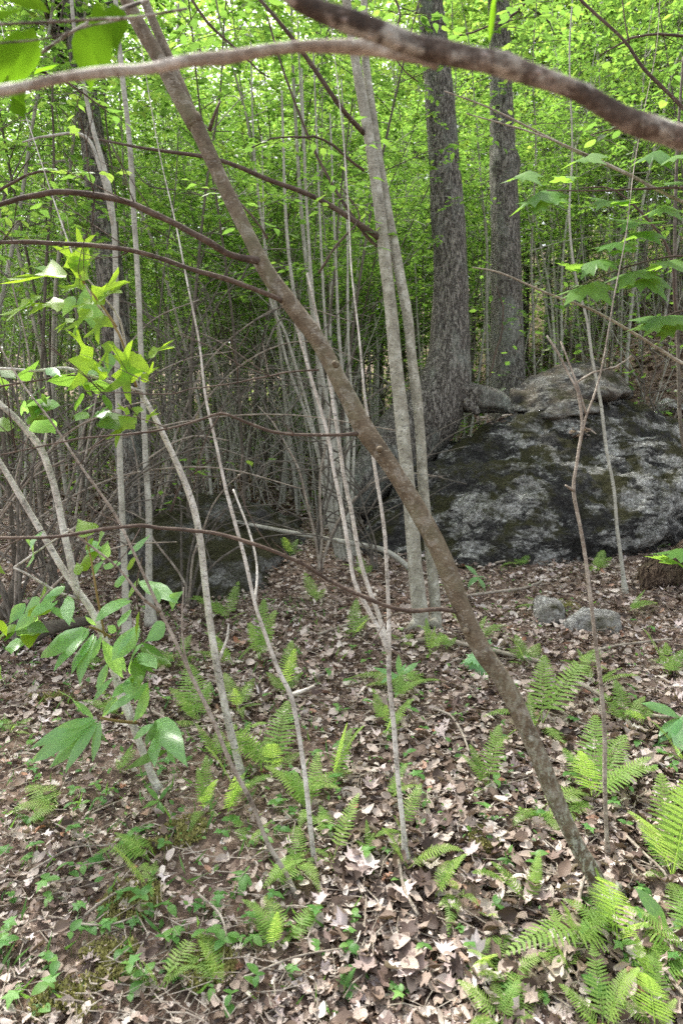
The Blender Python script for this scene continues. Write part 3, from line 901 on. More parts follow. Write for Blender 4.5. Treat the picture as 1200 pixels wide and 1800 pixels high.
sapling('sapling', [(1070, 1540, d, 13), (1065, 1460, d, 10), (1062, 1380, d, 10), (1062, 1300, d, 10), (1056, 1210, d, 10), (1046, 1130, d, 9), (1038, 1060, d, 9), (1028, 980, d, 9), (1018, 920, d, 8), (1007, 862, d, 9), (1012, 820, d, 7), (1020, 770, d, 7), (1030, 730, d, 5), (1045, 690, d, 5), (1060, 630, d, 4)],
        'slender pale sapling zigzagging up in front of the boulder at the right', mat='stick',
        extra=[[(1020, 775, d, 5), (1022, 740, d, 5), (1015, 690, d, 5), (1000, 660, d, 4), (980, 620, d, 4), (960, 590, d, 3)], [(1007, 862, d, 6), (998, 856, d - .02, 4), (993, 853, d - .03, 3)],
               [(1030, 730, d, 4), (1015, 680, d, 4), (1000, 640, d, 3), (985, 600, d, 3)], [(1010, 675, d, 3), (1040, 655, d, 3), (1080, 645, d, 2), (1110, 625, d, 2)]])
d = gd(1097, 1042)
sapling('sapling', [(1099, 1050, d, 11), (1093, 1000, d, 9), (1084, 930, d, 8), (1078, 860, d, 8), (1065, 790, d, 8), (1058, 730, d, 8), (1050, 680, d, 7), (1040, 630, d, 7), (1030, 560, d, 6), (1010, 480, d, 5), (1000, 380, d, 5), (1005, 260, d, 4), (1000, 100, d, 4)],
        'thin straight greenish sapling rooted by the boulder foot at the right', mat='palestem')
d = gd(268, 985) if False else 4.6
sapling('sapling', [(266, 1100, d, 17), (262, 1000, d, 16), (262, 900, d, 15), (256, 800, d, 14), (250, 650, d, 13), (243, 500, d, 13), (236, 380, d, 13), (228, 250, d, 12), (215, 130, d, 12), (205, 20, d, 11), (195, -150, d, 9)],
        'grey lichened sapling standing upright before the left mossy boulder', mat='palestem')
d = 4.0
sapling('sapling', [(225, 1130, d, 14), (215, 900, d, 14), (208, 700, d, 13), (205, 560, d, 13), (202, 420, d, 13), (190, 320, d, 12), (165, 230, d, 10), (148, 150, d, 10), (130, 40, d, 9), (120, -100, d, 7)],
        'grey sapling beside the dark tree, bending left near the top', mat='palestem',
        extra=[[(200, 400, d, 7), (180, 310, d - .1, 6), (150, 240, d - .1, 6), (80, 240, d - .15, 4), (40, 250, d - .2, 3)]])
# arching branches entering at the upper right
def arch(L, label, mat='twig', extra=()):
    return sapling('arching_branch', L, label, mat=mat, cat='branch', extra=extra)


arch([(1330, 380, 2.4, 12), (1240, 240, 2.4, 10), (1190, 180, 2.4, 9), (1130, 120, 2.4, 8), (1095, 70, 2.4, 7), (1030, 10, 2.4, 7), (960, -60, 2.4, 6)], 'bare brown branch curving up from the right edge above the maple leaves',
     extra=[[(1105, 75, 2.4, 3), (1098, 40, 2.4, 2), (1090, -20, 2.4, 2)]])
arch([(1330, 400, 2.6, 10), (1200, 355, 2.6, 8), (1100, 305, 2.6, 8), (1020, 270, 2.6, 7), (960, 240, 2.6, 5), (860, 190, 2.6, 4), (780, 160, 2.6, 3)], 'pale brown branch running left through the maple leaves at right', mat='stick',
     extra=[[(1120, 315, 2.6, 3), (1050, 280, 2.6, 3), (940, 235, 2.55, 3), (820, 200, 2.5, 2)]])
arch([(1340, 720, 2.8, 10), (1200, 640, 2.8, 8), (1120, 590, 2.8, 7), (1040, 545, 2.8, 6), (960, 515, 2.8, 5), (880, 480, 2.8, 4), (830, 470, 2.8, 3)], 'pale thin branch slanting over the slope at the right edge', mat='stick')
arch([(1260, 620, 3.0, 9), (1192, 560, 3.0, 7), (1180, 460, 3.0, 6), (1150, 400, 3.0, 6), (1080, 335, 3.0, 4), (1020, 330, 3.0, 3)], 'dark bowed stem at the right edge beneath the maple leaves')
arch([(1250, 900, 3.2, 10), (1200, 780, 3.2, 9), (1190, 600, 3.2, 8), (1185, 420, 3.2, 8), (1190, 250, 3.2, 7), (1200, 100, 3.2, 6)], 'upright dark green-brown stem along the right edge', mat='darkstem')

# ------------------------------------------------------------------ bare tangled shrubs on the left
def tangle(px, py, n, label, seed, spread=260, hgt=600, w=6):
    g = G(px, py); d = depth(g)
    rr = random.Random(seed)
    t = empty('bare_shrub', g, label, 'shrub')
    for k in range(n):
        lean = rr.uniform(-1, 1) * spread
        hh = hgt * rr.uniform(.5, 1)
        dd = rr.uniform(-.3, .5)
        pts = []
        N = 6
        for i in range(N + 1):
            u = i / N
            pts.append((px + rr.uniform(-6, 6) + lean * u ** 1.6 + rr.uniform(-12, 12) * u, py - hh * (u - .28 * u ** 3 * abs(lean) / spread * 2) + (5 if i == 0 else 0), d + dd * u, w * (1 - .8 * u) * rr.uniform(.8, 1.1) + 1))
        p, r = pr(pts)
        linkw('stem', MB().tube(p, r, 6, lump=.1, seed=k, step=.08).mesh('stem', M['greytwig' if rr.random() < .65 else 'stick']), t)
        for q in range(rr.randint(2, 4)):
            i = rr.randint(2, N - 1)
            a = pts[i]; s_ = rr.choice((-1, 1))
            b = [(a[0], a[1], a[2], 3.2), (a[0] + s_ * rr.uniform(20, 60), a[1] - rr.uniform(10, 60), a[2], 2.4), (a[0] + s_ * rr.uniform(70, 160), a[1] - rr.uniform(10, 130), a[2] - rr.uniform(-.1, .2), 1.4)]
            p, r = pr(b)
            linkw('twig', MB().tube(p, r, 5, step=.06).mesh('twig', M['greytwig']), t)
    return t


tangle(80, 1060, 10, 'fine bare twigs crowding behind the forked white sapling', 21, spread=520, hgt=900, w=4)
tangle(-120, 1050, 10, 'long bare twigs sweeping in over the left edge', 22, spread=900, hgt=1050, w=5)
tangle(260, 1000, 8, 'wispy bare twigs rising by the grey lichened sapling', 23, spread=420, hgt=850, w=4)
tangle(30, 1150, 9, 'leafless tangled shrub of dark arching stems at the far left edge', 1, spread=420)
tangle(120, 1100, 9, 'leafless shrub of arching stems behind the forked white sapling', 2, spread=380)
tangle(-60, 1120, 8, 'dark stems reaching in from beyond the left edge', 3, spread=600, hgt=800)
tangle(330, 1075, 6, 'thin bare shrub before the mossy boulder, crossing the white saplings', 4, spread=300, hgt=500, w=5)
tangle(560, 1010, 6, 'thin bare shrub where the leaf-strewn gap opens between the boulders', 5, spread=260, hgt=560, w=5)
tangle(450, 860, 7, 'bare brush behind the mossy boulder', 6, spread=280, hgt=480, w=5)
tangle(660, 1010, 4, 'wispy bare twigs against the dark left end of the huge boulder', 8, spread=170, hgt=330, w=3)
tangle(1160, 880, 5, 'bare twigs rising over the right shoulder of the huge boulder', 9, spread=300, hgt=420, w=4)

# clump of pale stems behind the centre
gc = G(612, 985); d = depth(gc)
t = empty('stem_clump', gc, 'clump of pale stems fanning up from one foot left of the huge boulder', 'tree')
for k, (tx, ty, w, bx) in enumerate(((505, 420, 13, 600), (540, 380, 11, 606), (470, 500, 8, 596), (560, 330, 9, 614), (590, 460, 10, 622), (610, 400, 8, 628), (450, 300, 8, 602), (530, 200, 8, 618))):
    mx = bx - (bx - tx) * .35
    w *= .72
    L = [(bx, 995, d, w * 1.25), (bx - 8 - (bx - tx) * .1, 900, d, w), (mx, 760, d + .05 * k, w * .9), ((mx + tx) / 2 - 4, 600, d + .05 * k, w * .8), (tx, ty, d + .06 * k, w * .6), (tx - 10, ty - 260, d + .06 * k, w * .4)]
    p, r = pr(L)
    linkw('stem', MB().tube(p, r, 10, lump=.15, seed=k, step=.06).mesh('stem', M['palestem']), t)
p, r = pr([(750, 1040, d - .3, 8), (720, 1000, d - .3, 10), (680, 970, d - .3, 10), (630, 957, d - .3, 9), (560, 945, d - .3, 8), (480, 930, d - .2, 7), (400, 915, d, 6), (340, 910, d, 4)])
o = link('fallen_branch', MB().tube(p, r, 10, lump=.12, step=.05).mesh('fallen_branch', M['palestem']))
tag(o, 'pale fallen stem bowed across the gap left of the twin trunks', 'branch')
p, r = pr([(-60, 1190, 4.2, 40), (20, 1150, 4.2, 34), (70, 1110, 4.3, 28), (160, 1090, 4.5, 16)])
o = link('fallen_log', MB().tube(p, r, 16, lump=.2, step=.05).mesh('fallen_log', M['darkstem']))
tag(o, 'dark log lying at the left edge under the bare shrub', 'log')
p, r = pr([(-30, 1110, 4.4, 24), (15, 1060, 4.4, 18), (45, 960, 4.5, 14), (60, 900, 4.5, 10)])
o = link('dead_stem', MB().tube(p, r, 14, lump=.2, step=.05).mesh('dead_stem', M['darkstem']))
tag(o, 'dead grey stem curving up beside the log at the left edge', 'branch')


# ------------------------------------------------------------------ sapling kit for the woods behind
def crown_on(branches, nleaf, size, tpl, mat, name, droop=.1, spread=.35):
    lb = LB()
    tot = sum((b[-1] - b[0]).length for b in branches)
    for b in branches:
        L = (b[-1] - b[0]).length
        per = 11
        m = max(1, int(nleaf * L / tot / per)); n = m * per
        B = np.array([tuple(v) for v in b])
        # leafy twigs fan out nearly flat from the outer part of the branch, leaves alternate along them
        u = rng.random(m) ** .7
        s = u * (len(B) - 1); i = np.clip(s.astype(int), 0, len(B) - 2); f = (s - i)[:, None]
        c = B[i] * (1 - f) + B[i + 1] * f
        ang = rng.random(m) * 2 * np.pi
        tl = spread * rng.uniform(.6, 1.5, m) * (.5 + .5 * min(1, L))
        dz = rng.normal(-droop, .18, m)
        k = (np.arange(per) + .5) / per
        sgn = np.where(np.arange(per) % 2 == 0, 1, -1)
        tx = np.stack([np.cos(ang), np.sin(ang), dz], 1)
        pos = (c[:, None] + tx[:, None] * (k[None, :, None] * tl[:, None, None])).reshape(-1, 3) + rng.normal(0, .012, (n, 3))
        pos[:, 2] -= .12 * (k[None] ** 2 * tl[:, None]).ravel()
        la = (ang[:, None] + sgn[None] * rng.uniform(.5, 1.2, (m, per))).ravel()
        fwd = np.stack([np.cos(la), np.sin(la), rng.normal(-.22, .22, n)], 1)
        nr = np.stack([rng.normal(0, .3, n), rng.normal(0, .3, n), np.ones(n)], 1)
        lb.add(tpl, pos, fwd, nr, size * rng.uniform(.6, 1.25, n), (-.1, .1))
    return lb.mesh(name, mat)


def make_kit(seed, height, r0, nbr, start, blen, nleaf, lsize, tpl, lean=.35, mats=('palestem', 'crown'), spread=.35, sides=7):
    rr = random.Random(seed)
    lx, ly = rr.uniform(-lean, lean), rr.uniform(-lean, lean)
    pts, rad = [], []
    N = 9
    for i in range(N + 1):
        u = i / N
        pts.append(Vector((lx * u * u * height * .5 + rr.uniform(-.035, .035) * height * .3 * u, ly * u * u * height * .5 + rr.uniform(-.03, .03) * height * .3 * u, u * height - .15)))
        rad.append(r0 * (1 - .82 * u))
    mb = MB(); mb.tube(pts, rad, sides, lump=.12, seed=seed, step=.22)
    brs = []
    for k in range(nbr):
        u = start + (1 - start) * (k + rr.random() * .8) / nbr
        u = min(u, .98)
        i = min(N - 1, int(u * N)); f = u * N - i
        a = pts[i].lerp(pts[i + 1], f)
        th = k * 2.4 + rr.uniform(-.5, .5)
        L = blen * (1.1 - .6 * (u - start) / (1 - start)) * rr.uniform(.6, 1.15)
        dirv = Vector((math.cos(th), math.sin(th), rr.uniform(.25, .8)))
        b = [a]
        for q in range(4):
            dirv = (dirv + Vector((rr.uniform(-.2, .2), rr.uniform(-.2, .2), -.14))).normalized()
            b.append(b[-1] + dirv * L / 4)
        brs.append(b)
        rb = max(.004, r0 * (1 - .82 * u) * .5)
        mb.tube(b, [rb, rb * .75, rb * .55, rb * .4, rb * .2], 5, cap=False)
        for q in range(2):
            w = b[rr.randint(1, 3)]
            e = w + Vector((rr.uniform(-1, 1), rr.uniform(-1, 1), rr.uniform(-.1, .5))).normalized() * L * .45
            mb.tube([w, w.lerp(e, .5) + Vector((0, 0, .04)), e], [rb * .4, rb * .3, rb * .15], 4, cap=False)
            brs.append([w, w.lerp(e, .5), e])
    # a few dead lower twigs
    for q in range(rr.randint(1, 4)):
        u = rr.uniform(.12, start)
        i = int(u * N); a = pts[i].lerp(pts[i + 1], u * N - i)
        th = rr.uniform(0, 6.28)
        e = a + Vector((math.cos(th), math.sin(th), rr.uniform(.2, 1.0))) * rr.uniform(.3, .9)
        mb.tube([a, a.lerp(e, .5) + Vector((0, 0, .05)), e], [r0 * .25, r0 * .18, r0 * .08], 4, cap=False)
    tm = mb.mesh('trunk', M[mats[0]])
    cm = crown_on(brs, nleaf, lsize, tpl, M[mats[1]], 'crown', spread=spread)
    return tm, cm


def place(kit, name, x, y, rz, sc, label, group, cat='tree', sink=0.0, tilt=(0, 0)):
    t = empty(name, (x, y, hz(x, y) - sink), label, cat, group)
    t.rotation_euler = (tilt[0], tilt[1], rz)
    t.scale = (sc, sc, sc)
    link('trunk', kit[0], t)
    link('crown', kit[1], t, kind='stuff')
    return t


kits_pale = [make_kit(30 + i, random.uniform(6.5, 8.5), .020 + .003 * (i % 3), 15, .45, 1.6, 1350, .068, 'oval4', mats=('palestem', 'crown'), lean=.6) for i in range(6)]
kits_dark = [make_kit(50 + i, random.uniform(5.5, 8.0), .017 + .003 * (i % 3), 15, .45, 1.6, 1250, .070, 'oval4' if i % 2 else 'maplelow', lean=.5, mats=('darkstem', 'crown')) for i in range(6)]
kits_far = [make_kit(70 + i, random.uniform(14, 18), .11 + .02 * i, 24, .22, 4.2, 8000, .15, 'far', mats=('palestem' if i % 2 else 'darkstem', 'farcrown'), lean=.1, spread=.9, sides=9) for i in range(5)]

GP = 'pale slender saplings crowding the woods behind'
GD = 'dark slender saplings crowding the woods behind'
GF = 'tall leafy trees closing the view at the back'
n_p = n_d = 0
placed = []
tries = 0
while n_p + n_d < 500 and tries < 20000:
    tries += 1
    px = random.uniform(-120, 1320)
    dd = 6.8 + 19 * random.random() ** 1.25
    if random.random() < .2: px = random.uniform(380, 660)
    x = (px - 600) / FP * dd; y = dd
    if 590 < px < 1420 and dd < 11.3: continue
    if (200 < px < 560 and dd < 9.0) or (80 < px < 270 and dd < 7.6): continue
    if px > 1080 and dd < 12: continue
    if any((x - a) ** 2 + (y - b) ** 2 < .10 for a, b in placed): continue
    placed.append((x, y))
    rz = random.uniform(0, 6.28)
    sc = random.uniform(.75, 1.3)
    ti = (random.uniform(-.08, .08), random.uniform(-.2, .14))
    wx = ('at the far left' if px < 160 else 'behind the dark rough tree' if px < 330 else 'left of the leaning trunk' if px < 470 else 'behind the leaning trunk' if px < 640
          else 'behind the twin trunks' if px < 760 else 'between the two rough trunks' if px < 900 else 'on the slope behind the slab' if px < 1080 else 'on the slope at the far right')
    wy = 'in the front rank' if dd < 11 else 'midway back' if dd < 17 else 'deep'
    if random.random() < .6:
        place(random.choice(kits_pale), 'pale_sapling', x, y, rz, sc, 'slender pale sapling %s in the woods %s' % (wy, wx), 'pale saplings %s in the woods %s' % (wy, wx), 'sapling', tilt=ti); n_p += 1
    else:
        place(random.choice(kits_dark), 'dark_sapling', x, y, rz, sc, 'slender dark-stemmed sapling %s in the woods %s' % (wy, wx), 'dark saplings %s in the woods %s' % (wy, wx), 'sapling', tilt=ti); n_d += 1
for i in range(56):
    px = -250 + 1700 * ((i * .618) % 1)
    dd = 17 + 26 * (((i * .377) % 1) ** .9)
    x = (px - 600) / FP * dd
    wx = 'past the left edge' if px < 0 else 'beyond the tangled left woods' if px < 330 else 'beyond the leaning trunk' if px < 620 else 'beyond the rough trunks' if px < 930 else 'above the right slope' if px < 1200 else 'past the right edge'
    place(kits_far[i % 5], 'tall_tree', x, dd, random.uniform(0, 6.28), random.uniform(.8, 1.15), 'tall leafy tree closing the view ' + wx, 'tall trees ' + wx, 'tree')

def brush_mesh(seed):
    rr = random.Random(seed); mb = MB()
    for k in range(rr.randint(4, 6)):
        th = rr.uniform(0, 6.28); ln = rr.uniform(.1, .5); hh = rr.uniform(1.8, 4.2)
        q = [Vector((.05 * math.cos(th), .05 * math.sin(th), -.1))]
        dv = Vector((math.cos(th) * ln, math.sin(th) * ln, 1)).normalized()
        for j in range(7):
            dv = (dv + Vector((rr.uniform(-.13, .13) + math.cos(th) * .05, rr.uniform(-.13, .13) + math.sin(th) * .05, 0))).normalized()
            q.append(q[-1] + dv * hh / 7)
        r0 = rr.uniform(.006, .012)
        mb.tube(q, [r0 * (1 - .11 * j) for j in range(8)], 5, cap=False)
        for j in range(7):
            a = q[rr.randint(2, 7)]; t2 = rr.uniform(0, 6.28)
            w = Vector((math.cos(t2), math.sin(t2), rr.uniform(0, .9))).normalized() * rr.uniform(.3, .9)
            mb.tube([a, a + w * .5 + Vector((0, 0, .04)), a + w], [r0 * .5, r0 * .35, r0 * .2], 4, cap=False)
    return mb.mesh('stems', M['darkstem' if seed % 4 == 1 else 'palestem'])


brushes = [brush_mesh(i) for i in range(8)]
i = 0
while i < 70:
    px = random.uniform(-80, 1280); dd = 6.6 + 11 * random.random() ** 1.2
    if (590 < px < 1300 and dd < 11.3) or (80 < px < 560 and dd < 8.8): continue
    if px < 330 and random.random() < .5: continue
    if px > 620 and random.random() < .4: continue
    x = (px - 600) / FP * dd
    wx = 'at the left edge' if px < 250 else 'behind the leaning trunk' if px < 620 else 'past the huge boulder'
    o = link('bare_shrub', brushes[i % 8]); o.location = (x, dd, hz(x, dd)); o.rotation_euler = (0, 0, random.uniform(0, 6.28)); sc = random.uniform(.8, 1.25); o.scale = (sc, sc, sc)
    tag(o, 'leafless thin-stemmed shrub in the woods ' + wx, 'shrub', 'leafless shrubs ' + wx)
    i += 1

i = 0
while i < 34:
    px = random.uniform(-60, 640) if i < 26 else random.uniform(1000, 1250)
    dd = random.uniform(7.4, 14) if i < 26 else random.uniform(12, 16)
    if 80 < px < 560 and dd < 9.0: continue
    if px > 560 and dd < 11.5: continue
    wx = 'left of the dark rough tree' if px < 200 else 'behind the mossy boulder' if px < 640 else 'on the right slope'
    place((kits_pale + kits_dark)[i % 12], 'leafy_shrub', (px - 600) / FP * dd, dd, random.uniform(0, 6.28), random.uniform(.26, .42), 'low leafy shrub ' + wx + ', under the taller saplings', 'low leafy shrubs ' + wx, 'shrub')
    i += 1

# nearer understory saplings whose leaves hang in the upper part of the view
near = [(70, 6.2, 0), (-20, 7.0, 0), (230, 7.4, 1), (330, 6.0, 1), (20, 4.4, 0), (430, 6.6, 1), (560, 6.9, 0), (-120, 5.5, 1), (1330, 6.0, 1), (1280, 5.0, 0), (1220, 8.5, 1), (1120, 11.4, 0), (1000, 12.2, 1), (690, 11.5, 0)]
kn = [make_kit(90 + i, 6.2, .018, 13, .42, 1.3, 950, .078, 'ovate', mats=('darkstem', 'crown'), lean=.3, spread=.3) for i in range(3)]
wl = ['young leafy tree in the upper left corner', 'young leafy tree at the left edge, farther in', 'young leafy tree right of the dark rough tree', 'young leafy tree behind the fork of the leaning trunk', 'young leafy tree nearest the left edge', 'young leafy tree right behind the leaning trunk',
      'young leafy tree in the gap left of the twin trunks', 'young leafy tree reaching in past the left edge', 'young leafy tree past the right edge by the boulder', 'young leafy tree nearest the right edge',
      'young leafy tree on the slope right of the slab', 'young leafy tree on the slope just behind the slab', 'young leafy tree behind the second rough trunk', 'young leafy tree behind the twin trunks']
for (px, dd, k), lab in zip(near, wl):
    place(kn[(k + int(dd)) % 3], 'understory_tree', (px - 600) / FP * dd, dd, random.uniform(0, 6.28), random.uniform(.9, 1.1), lab, None, 'tree')

# leafy sprays hanging a few steps in, leaf by leaf
spray_leaf = []
for i in range(5):
    lb = LB(); lb.add(('ovate', 'ovate', 'oval', 'ovate', 'maple')[i], np.zeros((1, 3)), np.array([[1., 0, 0]]), np.array([[0, 0, 1.]]), 1.0, (-.25, -.15), asp=(1, 1.15, .95, .9, .8)[i], crumple=.015)
    spray_leaf.append(lb.mesh('leaf', M['crown'], smooth=True))
SP = [([(-60, 60, 2.9, 7), (40, 110, 2.9, 6), (120, 150, 2.9, 4), (190, 200, 2.9, 2)], 'leafy twig hanging at the left edge below the pale overhead branch', 30),
      ([(-80, 380, 3.2, 6), (0, 330, 3.2, 5), (70, 300, 3.2, 4), (140, 310, 3.2, 2)], 'leafy twig at the left edge above the long dark bough', 26),
      ([(300, -80, 3.4, 6), (350, 20, 3.4, 5), (420, 90, 3.4, 4), (470, 140, 3.4, 2)], 'leafy twig dropping from the top, right of the fork of the leaning trunk', 30),
      ([(640, 300, 4.2, 5), (570, 250, 4.1, 4), (500, 240, 4.0, 3), (440, 265, 4.0, 2)], 'leafy twig reaching left from the twin trunks', 30),
      ([(640, -80, 3.6, 5), (700, 10, 3.6, 4), (690, 90, 3.6, 3), (730, 150, 3.6, 2)], 'leafy twig dropping between the twin trunks and the first rough trunk', 26),
      ([(1000, -90, 3.4, 6), (940, -10, 3.4, 5), (880, 40, 3.4, 4), (800, 60, 3.4, 2)], 'leafy twig crossing the second rough trunk at the top', 30),
      ([(1320, 20, 3.2, 6), (1220, 60, 3.2, 5), (1130, 60, 3.2, 4), (1050, 100, 3.2, 2)], 'leafy twig entering from the top right corner', 32),
      ([(1310, 230, 3.4, 6), (1210, 235, 3.4, 5), (1130, 215, 3.4, 4), (1040, 235, 3.4, 2)], 'leafy twig at the right edge under the thick overhead branch', 30),
      ([(470, 420, 3.6, 4), (440, 380, 3.6, 4), (400, 340, 3.6, 3), (350, 330, 3.6, 2)], 'leafy twig beside the middle of the leaning trunk, on its left', 20),
      ([(560, 480, 4.4, 4), (590, 430, 4.4, 4), (630, 380, 4.4, 3), (600, 330, 4.4, 2)], 'small leafy twig left of the twin trunks at mid-height', 18),
      ([(300, 900, 4.9, 4), (320, 850, 4.9, 4), (360, 815, 4.9, 3), (400, 790, 4.9, 2)], 'small leafy twig above the left mossy boulder', 20),
      ([(860, 660, 7.0, 3), (885, 560, 7.0, 3), (870, 500, 7.0, 2)], 'sparse green twig in front of the second rough trunk', 14)]
for L, lab, nl in SP:
    p, r = kinky(*pr(L), seed=nl + L[0][0], amp=.012, step=.06)
    t = empty('leafy_branch', p[0], lab, 'branch')
    linkw('twig', MB().tube(p, r, 7, lump=.1).mesh('twig', M['twig']), t)
    rr = random.Random(L[0][0] * 3 + nl)
    k = L[0][2] / 3.3
    done = 0
    while done < nl:
        a = p[rr.randint(len(p) // 5, len(p) - 1)]
        th = rr.uniform(0, 6.28); dv = Vector((math.cos(th), .6 * math.sin(th), rr.uniform(-.45, .25))).normalized()
        tl = rr.uniform(.12, .34) * k
        linkw('twig', MB().tube([a, a + dv * tl * .5 + Vector((0, 0, .01)), a + dv * tl], [.0022, .0016, .001], 4, cap=False).mesh('twig', M['twig']), t)
        m = rr.randint(3, 6)
        for j in range(m):
            q = a + dv * tl * (j + 1) / m
            la = th + (1 if j % 2 else -1) * rr.uniform(.4, 1.1)
            f = Vector((math.cos(la), math.sin(la), rr.uniform(-.45, .05))).normalized()
            n0 = Vector((rr.uniform(-.35, .35), rr.uniform(-.5, .2), 1))
            sd_ = n0.cross(f).normalized(); u_ = f.cross(sd_)
            mt = Matrix((f, sd_, u_)).transposed().to_4x4(); mt.translation = q
            o = linkw('leaf', rr.choice(spray_leaf), t)
            o.matrix_basis = mt @ Matrix.Scale(rr.uniform(.05, .085) * k ** .5, 4)
            done += 1

# crowns of the two big trees, above the frame
def big_crown(t, top, seed):
    rr = random.Random(seed)
    mb = MB(); brs = []
    for k in range(16):
        th = k * 2.4; a = top + Vector((0, 0, -rr.uniform(0, 2.5)))
        L = rr.uniform(1.8, 3.4); dv = Vector((math.cos(th), math.sin(th), rr.uniform(.1, .6))); b = [a]
        for q in range(4): b.append(b[-1] + (dv + Vector((rr.uniform(-.3, .3), rr.uniform(-.3, .3), 0))).normalized() * L / 4)
        mb.tube(b, [.05, .035, .025, .015, .006], 6, cap=False); brs.append(b)
    linkw('limb', mb.mesh('limb', M['furrow']), t)
    linkw('crown', crown_on(brs, 2600, .14, 'oval4', M['crown'], 'crown', spread=1.0), t, kind='stuff')


big_crown(tree1, P(736, -560, 8.2), 1)
big_crown(tree2, P(870, -380, 9.6), 2)
big_crown(tree3, P(92, -330, 7.1), 3)

# far-off foliage that reads as one mass
def far_woods():
    lb = LB()
    n = 230000
    d = rng.uniform(24, 48, n)
    px = rng.uniform(-500, 1700, n)
    X = (px - 600) / FP * d
    Z = H(X, d) + .2 + 21 * rng.random(n) ** 1.15
    pos = np.stack([X, d, Z], 1)
    cl = vnoise(X / 1.6, Z / 1.1, 7) + vnoise(X / .7 + d, Z / .5, 8) * .6
    pos = pos[cl > -.22]
    m = len(pos)
    ang = rng.random(m) * 6.283
    fwd = np.stack([np.cos(ang), np.sin(ang), rng.normal(-.2, .3, m)], 1)
    nr = np.stack([rng.normal(0, .45, m), rng.normal(-.2, .45, m), np.ones(m)], 1)
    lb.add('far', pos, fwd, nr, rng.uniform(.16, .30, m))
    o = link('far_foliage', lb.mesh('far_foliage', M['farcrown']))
    tag(o, 'mass of sunlit green foliage deep in the woods', 'foliage', kind='stuff')


far_woods()

# ------------------------------------------------------------------ bright lobed leaves of the white sapling, and others
def px_leaf(par, tpl, b, tp, d, dt, mat, nr, asp=1.0, stalk=0.0, curl=(-.1, -.1)):
    hero_leaf(par, tpl, P(b[0], b[1], d), P(tp[0], tp[1], dt), M[mat], nrm=nr, asp=asp, stalk=stalk, curl=curl)


d = gd(428, 1372) - .2
tul = empty('leafy_shoot', P(150, 500, d), 'leafy shoot of glowing lime four-lobed leaves at the upper left', 'shoot')
for L in ([(150, 500, d, 5), (142, 485, d, 4), (137, 470, d, 3)], [(205, 575, d, 5), (185, 545, d, 4), (160, 512, d, 3)], [(240, 680, d + .1, 5), (215, 600, d, 4), (200, 572, d, 4)]):
    p, r = pr(L); linkw('twig', MB().tube(p, r, 7, step=.02).mesh('twig', M['redstem']), tul)
TL = [((115, 485), (5, 492), 1.0, (.2, -.5, 1)), ((135, 470), (150, 405), .9, (0, -.9, .4)), ((135, 470), (105, 425), .9, (0, -.9, .5)), ((112, 530), (45, 540), .9, (.1, -.7, .8)), ((140, 490), (165, 435), 1.0, (0, -.9, .4)),
      ((162, 528), (130, 545), .8, (0, -.8, .6)), ((175, 520), (222, 505), 1.0, (0, -.8, .6)), ((185, 555), (158, 595), .9, (0, -.9, .3)), ((165, 530), (215, 480), .7, (0, -.9, .3)), ((150, 500), (105, 510), .8, (.2, -.8, .6)),
      ((228, 672), (212, 600), .9, (.2, -1, .2)), ((240, 622), (205, 700), .9, (.2, -1, .1)), ((150, 625), (140, 690), .9, (.3, -.9, .2)), ((160, 630), (125, 575), .5, (.2, -.9, .2)), ((185, 665), (160, 640), .7, (0, -.9, .3)),
      ((195, 600), (180, 645), .6, (.1, -.9, .2)), ((232, 735), (190, 775), .8, (0, -.9, .4)), ((228, 725), (205, 712), .8, (0, -.8, .6)), ((245, 715), (232, 745), .7, (0, -.8, .6)), ((262, 625), (305, 600), .6, (0, -.8, .6)),
      ((250, 670), (275, 640), .5, (.2, -.9, .2)), ((255, 740), (275, 720), .6, (0, -.9, .6)), ((160, 545), (120, 585), .7, (0, -.8, .6)), ((60, 530), (5, 560), .7, (0, -.6, .8)), ((70, 520), (40, 545), .7, (0, -.6, .8)), ((130, 560), (95, 580), .6, (0, -.6, .8))]
for (b, e, a, nr) in TL:
    bx, by = b; ex, ey = e
    px_leaf(tul, 'tulip', (bx, by), (ex, ey), d, d - .04, 'tulip', nr, asp=a, curl=(-.15, .12))
for (b, e) in (((150, 505), (175, 590)), ((130, 520), (110, 555)), ((145, 640), (185, 660)), ((95, 475), (60, 470)), ((195, 620), (190, 655))):
    px_leaf(tul, 'ovate', b, e, d + .1, d + .05, 'broad', (.2, -.8, .5), asp=1.3)

# darker leaf spray lower left of it
sp_ = empty('leafy_shoot', P(90, 655, d), 'spray of darker green leaves under the lime leaves at the left', 'shoot')
p, r = pr([(-60, 700, d, 4), (0, 680, d, 4), (60, 670, d, 3), (140, 660, d, 3), (190, 690, d, 2)]); linkw('twig', MB().tube(p, r, 7, step=.03).mesh('twig', M['twig']), sp_)
for k in range(30):
    bx, by = random.uniform(-20, 190), random.uniform(640, 740)
    a = random.uniform(.6, 2.6); L = random.uniform(24, 46)
    px_leaf(sp_, 'ovate', (bx, by), (bx + math.cos(a) * L * random.choice((-1, 1)), by + math.sin(a) * L * .8), d + random.uniform(-.15, .25), d + random.uniform(-.15, .2), random.choice(('broad', 'maple', 'maple')), (random.uniform(-.4, .4), -.6, .8), asp=1.2)

